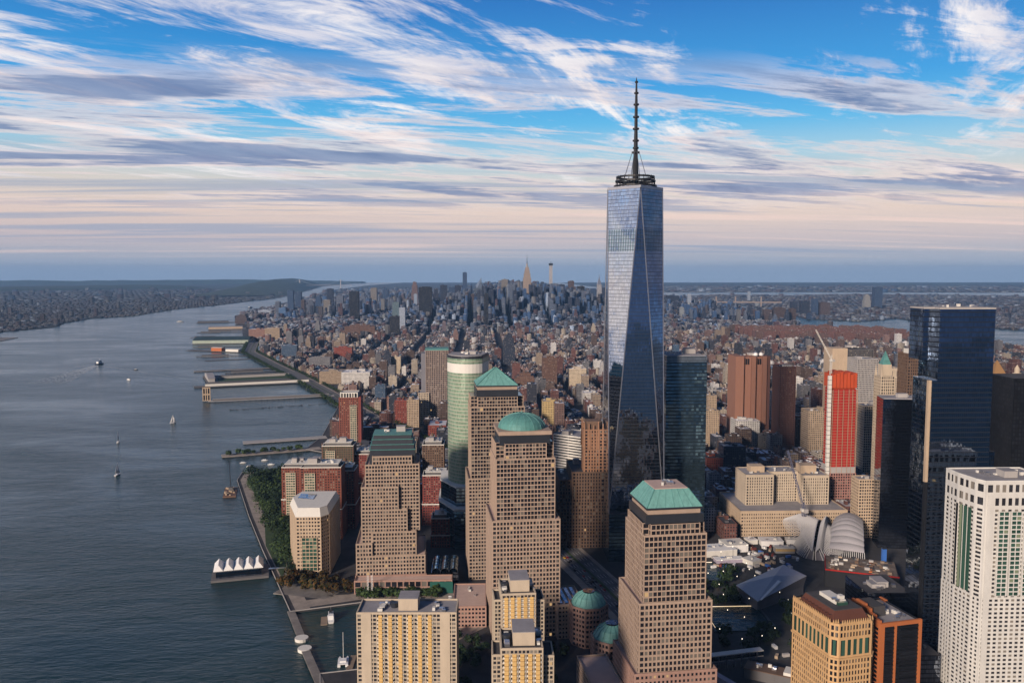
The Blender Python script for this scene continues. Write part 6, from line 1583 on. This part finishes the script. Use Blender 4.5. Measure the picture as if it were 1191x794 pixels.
LM = [('the green curved tower', -186, 48, 200), ('the tall grey bank tower', -268, 880, 120), ('the tallest tower', 0, 0, 200), ('the windowless brown tower', 344, 640, 130), ('the red wrapped tower', 300, 133, 120), ('the big white box warehouse', -521, 1400, 30), ('the dark lone hotel tower', -72, 1963, 70),
      ('the cream striped tower', 95, 1338, 50), ('the yellow-cream twin slabs', -19, 820, 40), ('the brown castle-crowned tower', -48, 52, 120), ('the art deco skyscraper', 141, 4620, 150), ('the charcoal midtown slab', -510, 4279, 150), ('the black far-west slab', -968, 4400, 150), ('the slender white clock tower', 552, 5056, 120),
      ('the slim red riverside tower', -405, 540, 90), ('the dark teal glass tower', 68, 52, 180), ('the post office block', 212, 98, 50), ('the lone tower across the east river', 3445, 6538, 120), ('the three brown river towers', 1730, 4300, 60), ('the arched cream crown tower', 587, 600, 120), ('the navy glass tower', 215, -262, 280),
      ('the long brown slab complex', -775, 3270, 50), ('the pale grey pier-side slab', -708, 1859, 40), ('the brown and green tower', 14, 1292, 70), ('the broad beige block', 586, 4834, 70), ('the golden pyramid', 671, 388, 160), ('the cream far-pier block', -1159, 3074, 40), ('the pyramid tower', -158, -52, 210), ('the domed tower', -137, -195, 190), ('the white river-edge chimney tower', 1643, 6259, 120), ('the blue east side block', 1530, 4693, 60)]
LMP = [(n, *proj(x, y, z)) for n, x, y, z in LM]
def describe(b, wname, rname):
    px, py, de = proj(b[0], b[1], b[4]); best = min(LMP, key=lambda l: (l[1]-px)**2+((l[2]-py)*1.5)**2)
    dx, dy = px-best[1], py-best[2]; dist = math.hypot(dx, dy)
    far = 'just' if dist < 22 else ('' if dist < 55 else 'well')
    if abs(dx) > abs(dy)*1.3: rel = 'left of' if dx < 0 else 'right of'
    else: rel = 'above' if dy < 0 else 'below'
    if abs(dx) > 10 and abs(dy) > 10 and .4 < abs(dx/max(abs(dy), 1)) < 2.5: rel = ('upper' if dy < 0 else 'lower')+(' left of' if dx < 0 else ' right of')
    size = 'tower' if b[4] > 75 else ('high-rise' if b[4] > 48 else ('mid-rise' if b[4] > 24 else 'low building'))
    shape = 'broad ' if b[2] > 30 and b[4] < 75 else ('narrow ' if b[2] < 18 else '')
    return '%s%s %s with %s roof' % (shape, wname, size, rname), ' '.join(('%s %s %s' % (far, rel, best[0])).split()), dist
MASS = MB(); info = []
for i, b in enumerate(BL):
    r = random.Random(i*7+3); cx, cy, w, d, h, q1, q2 = b
    r1 = random.Random(int(q1*1e9)); W_ = pick(WALLS, r1); Rf = pick(RCOL, r1); k = r1.uniform(.75, 1.25); wc = tuple(min(.8, c*k) for c in W_[1]); k = r1.uniform(.85, 1.15); rc = tuple(min(.8, c*k) for c in Rf[1])
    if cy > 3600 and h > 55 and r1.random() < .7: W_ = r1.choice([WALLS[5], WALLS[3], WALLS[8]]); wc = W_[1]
    if cy > 3400: wc = (wc[0]*.62, wc[1]*.8, wc[2]*1.1)  # cooler far walls: blue of the distant air put into their colour
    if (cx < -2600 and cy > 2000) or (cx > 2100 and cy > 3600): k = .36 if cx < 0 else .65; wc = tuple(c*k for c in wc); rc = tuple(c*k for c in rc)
    form = 'step' if h > 62 and r1.random() < .4 else 'box'
    if i in IND:
        info.append((i, b, W_[0], Rf[0], wc, rc, form)); continue
    wx, hz = w/2, h+GROUND_Z
    def bx(x0, x1, y0, y1, z0, z1, cw, cr, al=1.0, back=False):
        n = len(MASS.v)
        MASS.v += [(x0, y0, z0), (x1, y0, z0), (x1, y1, z0), (x0, y1, z0), (x0, y0, z1), (x1, y0, z1), (x1, y1, z1), (x0, y1, z1)]
        uo = (i*13) % 997
        for f, l in (((0, 1, 5, 4), x1-x0), ((1, 2, 6, 5), y1-y0), ((2, 3, 7, 6), x1-x0), ((3, 0, 4, 7), y1-y0)):
            MASS.f.append(tuple(n+q for q in f)); MASS.uv += [(uo, z0), (uo+l, z0), (uo+l, z1), (uo, z1)]; MASS.col.append((*cw, al))
        MASS.f.append((n+4, n+5, n+6, n+7)); MASS.uv += [(0, 0)]*4; MASS.col.append((*cr, 0.0))
    if form == 'step':
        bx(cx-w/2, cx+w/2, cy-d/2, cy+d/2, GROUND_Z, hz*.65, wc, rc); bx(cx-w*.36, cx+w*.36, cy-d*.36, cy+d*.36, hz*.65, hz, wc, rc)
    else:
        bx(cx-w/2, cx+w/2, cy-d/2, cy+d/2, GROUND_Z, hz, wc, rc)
        if r.random() < .3 and cy < 4200:      # lower rear wing
            pass
    if cy < 6500:
        for _ in range(1 if cy > 2500 else 2):
            bw_, bd_ = r.uniform(3, w*.4), r.uniform(3, d*.4); ox, oy = r.uniform(-.28, .28)*w, r.uniform(-.28, .28)*d
            s_ = .36 if form == 'step' else 1
            bx(cx+ox*s_-bw_*s_/2, cx+ox*s_+bw_*s_/2, cy+oy*s_-bd_*s_/2, cy+oy*s_+bd_*s_/2, hz-.02, hz+r.uniform(2.2, 4.5), tuple(c*.85 for c in wc), r.choice([(.6, .6, .6), (.22, .22, .22), rc, (.75, .75, .76)]), 0.0)
    if cy < 2300 and form == 'box':
        for _ in range(3):
            q = r.uniform(.7, 1.8); ox, oy = r.uniform(-.4, .4)*w, r.uniform(-.4, .4)*d; bx(cx+ox-q, cx+ox+q, cy+oy-q, cy+oy+q, hz-.02, hz+r.uniform(.7, 1.8), (.5, .5, .5), r.choice([(.7, .7, .7), (.1, .1, .1)]), 0.0)
        if h > 20 and r.random() < .3:
            MASS.cyl(cx+r.uniform(-.3, .3)*w, cy+r.uniform(-.3, .3)*d, 2.0, hz+2.5, hz+6.5, 7, r1=1.8, col=(.11, .07, .05, 0))
        if h > 12:
            for x0, x1, y0, y1 in ((cx-w/2, cx+w/2, cy-d/2, cy-d/2+.5), (cx-w/2, cx-w/2+.5, cy-d/2+.5, cy+d/2), (cx+w/2-.5, cx+w/2, cy-d/2+.5, cy+d/2)): bx(x0, x1, y0, y1, hz-.02, hz+1.1, tuple(c*.95 for c in wc), tuple(c*.8 for c in wc), 0.0)
o = MASS.build('city_buildings', CITY); tag(o, 'thousands of small city buildings filling the streets, far shores and suburbs', 'buildings', kind='stuff')
seen = {}; lab = []
for it in info:
    a, rel, dist = describe(it[1], it[2], it[3]); seen.setdefault(a+', '+rel, []).append((dist, it, a, rel))
ORD = ['nearest', 'second', 'third', 'fourth', 'fifth', 'sixth', 'seventh', 'eighth', 'ninth', 'tenth']
for key, l in seen.items():
    l.sort(key=lambda q: q[0])
    for j, (dist, it, a, rel) in enumerate(l):
        s_ = a+', '+rel if len(l) == 1 else a+', '+rel+', '+(ORD[j] if j < 10 else 'further')+(' to it' if j == 0 else ' of its like')
        if len(s_.split()) > 16: s_ = s_.replace(' of its like', '').replace(' to it', '').replace(' with ', ', ').replace('the ', '', 1) if False else ' '.join(s_.replace(' of its like', '').replace(' to it', '').split()[:16])
        i, b, wn_, rn_, wc, rc, form = it
        big = b[4] > 75
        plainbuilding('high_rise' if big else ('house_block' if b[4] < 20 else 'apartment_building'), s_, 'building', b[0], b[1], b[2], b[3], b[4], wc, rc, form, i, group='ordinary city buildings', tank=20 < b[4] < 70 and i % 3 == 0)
# ================================================================== SKY, SUN, AIR
SUN_AZ = R(214); SUN_EL = R(19)    # compass in scene axes: 0 = +Y, clockwise
sd = Vector((math.sin(SUN_AZ)*math.cos(SUN_EL), math.cos(SUN_AZ)*math.cos(SUN_EL), math.sin(SUN_EL)))
sl_ = bpy.data.lights.new('sun', 'SUN'); sun = bpy.data.objects.new('sun', sl_); COL.objects.link(sun)
sl_.energy = 4.2; sl_.angle = R(7); sl_.color = (1, .83, .70)
sun.rotation_euler = (-sd).to_track_quat('-Z', 'Y').to_euler(); sun.location = (-2000, -2500, 2000)
world = bpy.data.worlds.new('World'); scene.world = world; world.use_nodes = True
nt = world.node_tree; bg = nt.nodes['Background']; bg.inputs[1].default_value = .091
sky = N(nt, 'ShaderNodeTexSky'); sky.sky_type = 'NISHITA'; sky.sun_disc = False; sky.sun_elevation = SUN_EL; sky.sun_rotation = SUN_AZ; sky.altitude = 300; sky.dust_density = 1.5
tc = N(nt, 'ShaderNodeTexCoord'); sp = N(nt, 'ShaderNodeSeparateXYZ'); nz = N(nt, 'ShaderNodeVectorMath', operation='NORMALIZE'); L(nt, tc.outputs['Generated'], nz.inputs[0]); L(nt, nz.outputs[0], sp.inputs[0])
X, Y, Z = sp.outputs; zc = mth(nt, 'MAXIMUM', Z, 0.0)
def c10(r, g, b): return (r*10, g*10, b*10)
base = ramp(nt, zc, [(0.0, (.33, .43, .60)), (.018, (.42, .46, .58)), (.04, (.62, .52, .56)), (.07, (.84, .64, .56)), (.10, (.74, .66, .60)), (.135, (.38, .63, .78)), (.17, (.09, .48, .84)), (.21, (.022, .34, .78)), (.30, (.003, .17, .56)), (.37, (.010, .07, .24)), (1.0, (.010, .035, .12))])
base10 = mixc(nt, 1.0, base, (10, 10, 10), 'MULTIPLY')
# warm glow towards the setting sun, low down
dt = N(nt, 'ShaderNodeVectorMath', operation='DOT_PRODUCT'); L(nt, nz.outputs[0], dt.inputs[0]); dt.inputs[1].default_value = (math.sin(R(248)), math.cos(R(248)), .1)
gl = mth(nt, 'MULTIPLY', mth(nt, 'POWER', mth(nt, 'MAXIMUM', dt.outputs['Value'], 0.0), 2.5), mth(nt, 'SUBTRACT', 1.0, mth(nt, 'MULTIPLY', zc, 2.2), clamp=True) if False else mth(nt, 'MAXIMUM', mth(nt, 'SUBTRACT', 1.0, mth(nt, 'MULTIPLY', zc, 2.2)), 0.0))
base10 = mixc(nt, mth(nt, 'MULTIPLY', gl, .85), base10, (13.5, 10.6, 8.8))
# the quarter of the sky away from the sun is darker
dk_ = N(nt, 'ShaderNodeVectorMath', operation='DOT_PRODUCT'); L(nt, nz.outputs[0], dk_.inputs[0]); dk_.inputs[1].default_value = (math.sin(R(130)), math.cos(R(130)), 0)
ea = mth(nt, 'MULTIPLY', mth(nt, 'MAXIMUM', mth(nt, 'ADD', dk_.outputs['Value'], .08), 0.0), 1.3, clamp=True)
mixed = mixc(nt, .15, base10, sky.outputs[0])
# cloud sheet high above a flat earth: direction divided by its height
dv = mth(nt, 'ADD', zc, .045)
px_, py_ = mth(nt, 'DIVIDE', X, dv), mth(nt, 'DIVIDE', Y, dv)
def coords(az, sa, sc, off=(0, 0)):
    s, c = math.sin(R(az)), math.cos(R(az))
    al = mth(nt, 'MULTIPLY_ADD', mth(nt, 'ADD', mth(nt, 'MULTIPLY', px_, s), mth(nt, 'MULTIPLY', py_, c)), sa, off[0])
    ac = mth(nt, 'MULTIPLY_ADD', mth(nt, 'ADD', mth(nt, 'MULTIPLY', px_, c), mth(nt, 'MULTIPLY', py_, -s)), sc, off[1])
    cb = N(nt, 'ShaderNodeCombineXYZ'); L(nt, al, cb.inputs[0]); L(nt, ac, cb.inputs[1]); return cb.outputs[0]
def noise(v, scale, det, ro, dist=0, w=0):
    n = N(nt, 'ShaderNodeTexNoise', inp={'Scale': scale, 'Detail': float(det), 'Roughness': ro, 'Distortion': float(dist)}); L(nt, v, n.inputs['Vector']); return n.outputs[0]
def sstep(x, a, b): 
    n = N(nt, 'ShaderNodeMapRange', interpolation_type='SMOOTHSTEP'); L(nt, x, n.inputs[0]); n.inputs[1].default_value = a; n.inputs[2].default_value = b; return n.outputs[0]
big = noise(coords(34, .30, .55, (3.1, 1.7)), 1.0, 3, .5)
st1 = noise(coords(30, .50, 1.7, (8.3, 24.2)), 1.0, 11, .66, .7)
st2 = noise(coords(58, 1.2, 2.6, (2.3, 7.9)), 1.2, 10, .68, 1.0)
cir = mth(nt, 'ADD', mth(nt, 'MULTIPLY', st1, .75), mth(nt, 'ADD', mth(nt, 'MULTIPLY', st2, .45), mth(nt, 'MULTIPLY', big, .55)))
hi = mth(nt, 'MULTIPLY', mth(nt, 'MULTIPLY', sstep(cir, .87, 1.0), sstep(Z, .06, .13)), mth(nt, 'SUBTRACT', 1.0, sstep(Z, .34, .5)))
shade = noise(coords(34, .9, 3.2, (5.3, 9.1)), 1.0, 7, .6, .4)
lit = ramp(nt, shade, [(.30, (6.2, 6.4, 7.8)), (.47, (8.2, 7.8, 8.2)), (.62, (10.0, 9.4, 9.2))])
c1 = mixc(nt, mth(nt, 'MULTIPLY', hi, .92), mixed, lit)
# lower grey-blue banks with pink lit tops
lo = noise(coords(72, .38, 1.3, (60.7, 31.6)), 1.0, 11, .66, .25)
lo2 = noise(coords(84, .12, .42, (1.2, 6.6)), 1.0, 3, .5)
lob = mth(nt, 'MULTIPLY_ADD', lo2, .55, lo)
win = mth(nt, 'MULTIPLY', sstep(Z, .055, .10), mth(nt, 'SUBTRACT', 1.0, sstep(Z, .19, .25)))
pk = mth(nt, 'MULTIPLY', sstep(lob, .735, .80), win)
c2 = mixc(nt, mth(nt, 'MULTIPLY', pk, .6), c1, (8.8, 7.3, 7.0))
lm = mth(nt, 'MULTIPLY', sstep(lob, .79, .88), win)
dk = ramp(nt, shade, [(.35, (.45, 1.4, 3.5)), (.62, (1.9, 2.8, 4.8))])
c3 = mixc(nt, mth(nt, 'MULTIPLY', lm, .78), c2, dk)
# thin bars above the horizon
tb = noise(coords(86, .07, .62, (4.4, 3.3)), 1.3, 8, .64, .4)
bw = mth(nt, 'MULTIPLY', sstep(Z, .010, .03), mth(nt, 'SUBTRACT', 1.0, sstep(Z, .10, .15)))
c4 = mixc(nt, mth(nt, 'MULTIPLY', mth(nt, 'MULTIPLY', sstep(tb, .53, .62), bw), .6), c3, (2.7, 3.6, 5.2))
c4 = mixc(nt, mth(nt, 'MULTIPLY', mth(nt, 'MULTIPLY', mth(nt, 'SUBTRACT', 1.0, sstep(tb, .38, .47)), bw), .6), c4, (9.2, 7.0, 6.2))
c5 = mixc(nt, mth(nt, 'MINIMUM', ea, .94), c4, (.22, .45, 1.1))
L(nt, c5, bg.inputs[0])
world.cycles.sampling_method = 'MANUAL'; world.cycles.sample_map_resolution = 512
# air
hz = MB(); hz.box(-28500, 28500, -4500, 28500, -3, 550, bottom=True)
hm_, nt2, b2 = newmat('air'); nt2.nodes.remove(b2)
pv = N(nt2, 'ShaderNodeVolumePrincipled'); pv.inputs['Color'].default_value = (.30, .58, 1.0, 1); pv.inputs['Density'].default_value = 2.6e-5; pv.inputs['Anisotropy'].default_value = 0.0
L(nt2, pv.outputs[0], nt2.nodes['Material Output'].inputs['Volume'])
tag(hz.build('haze', hm_), kind='stuff')
# render settings
cy = scene.cycles; cy.use_denoising = True; cy.max_bounces = 6; cy.diffuse_bounces = 1; cy.glossy_bounces = 3; cy.transmission_bounces = 2; cy.volume_bounces = 0; cy.transparent_max_bounces = 4
cy.sample_clamp_indirect = 6; cy.sample_clamp_direct = 0; cy.use_adaptive_sampling = True
scene.view_settings.view_transform = 'Standard'; scene.view_settings.look = 'None'; scene.view_settings.gamma = 1; scene.view_settings.exposure = 0.18
for o in scene.objects:
    if 'used' in o: del o['used']
    if o.name.startswith('haze'): o.visible_shadow = True
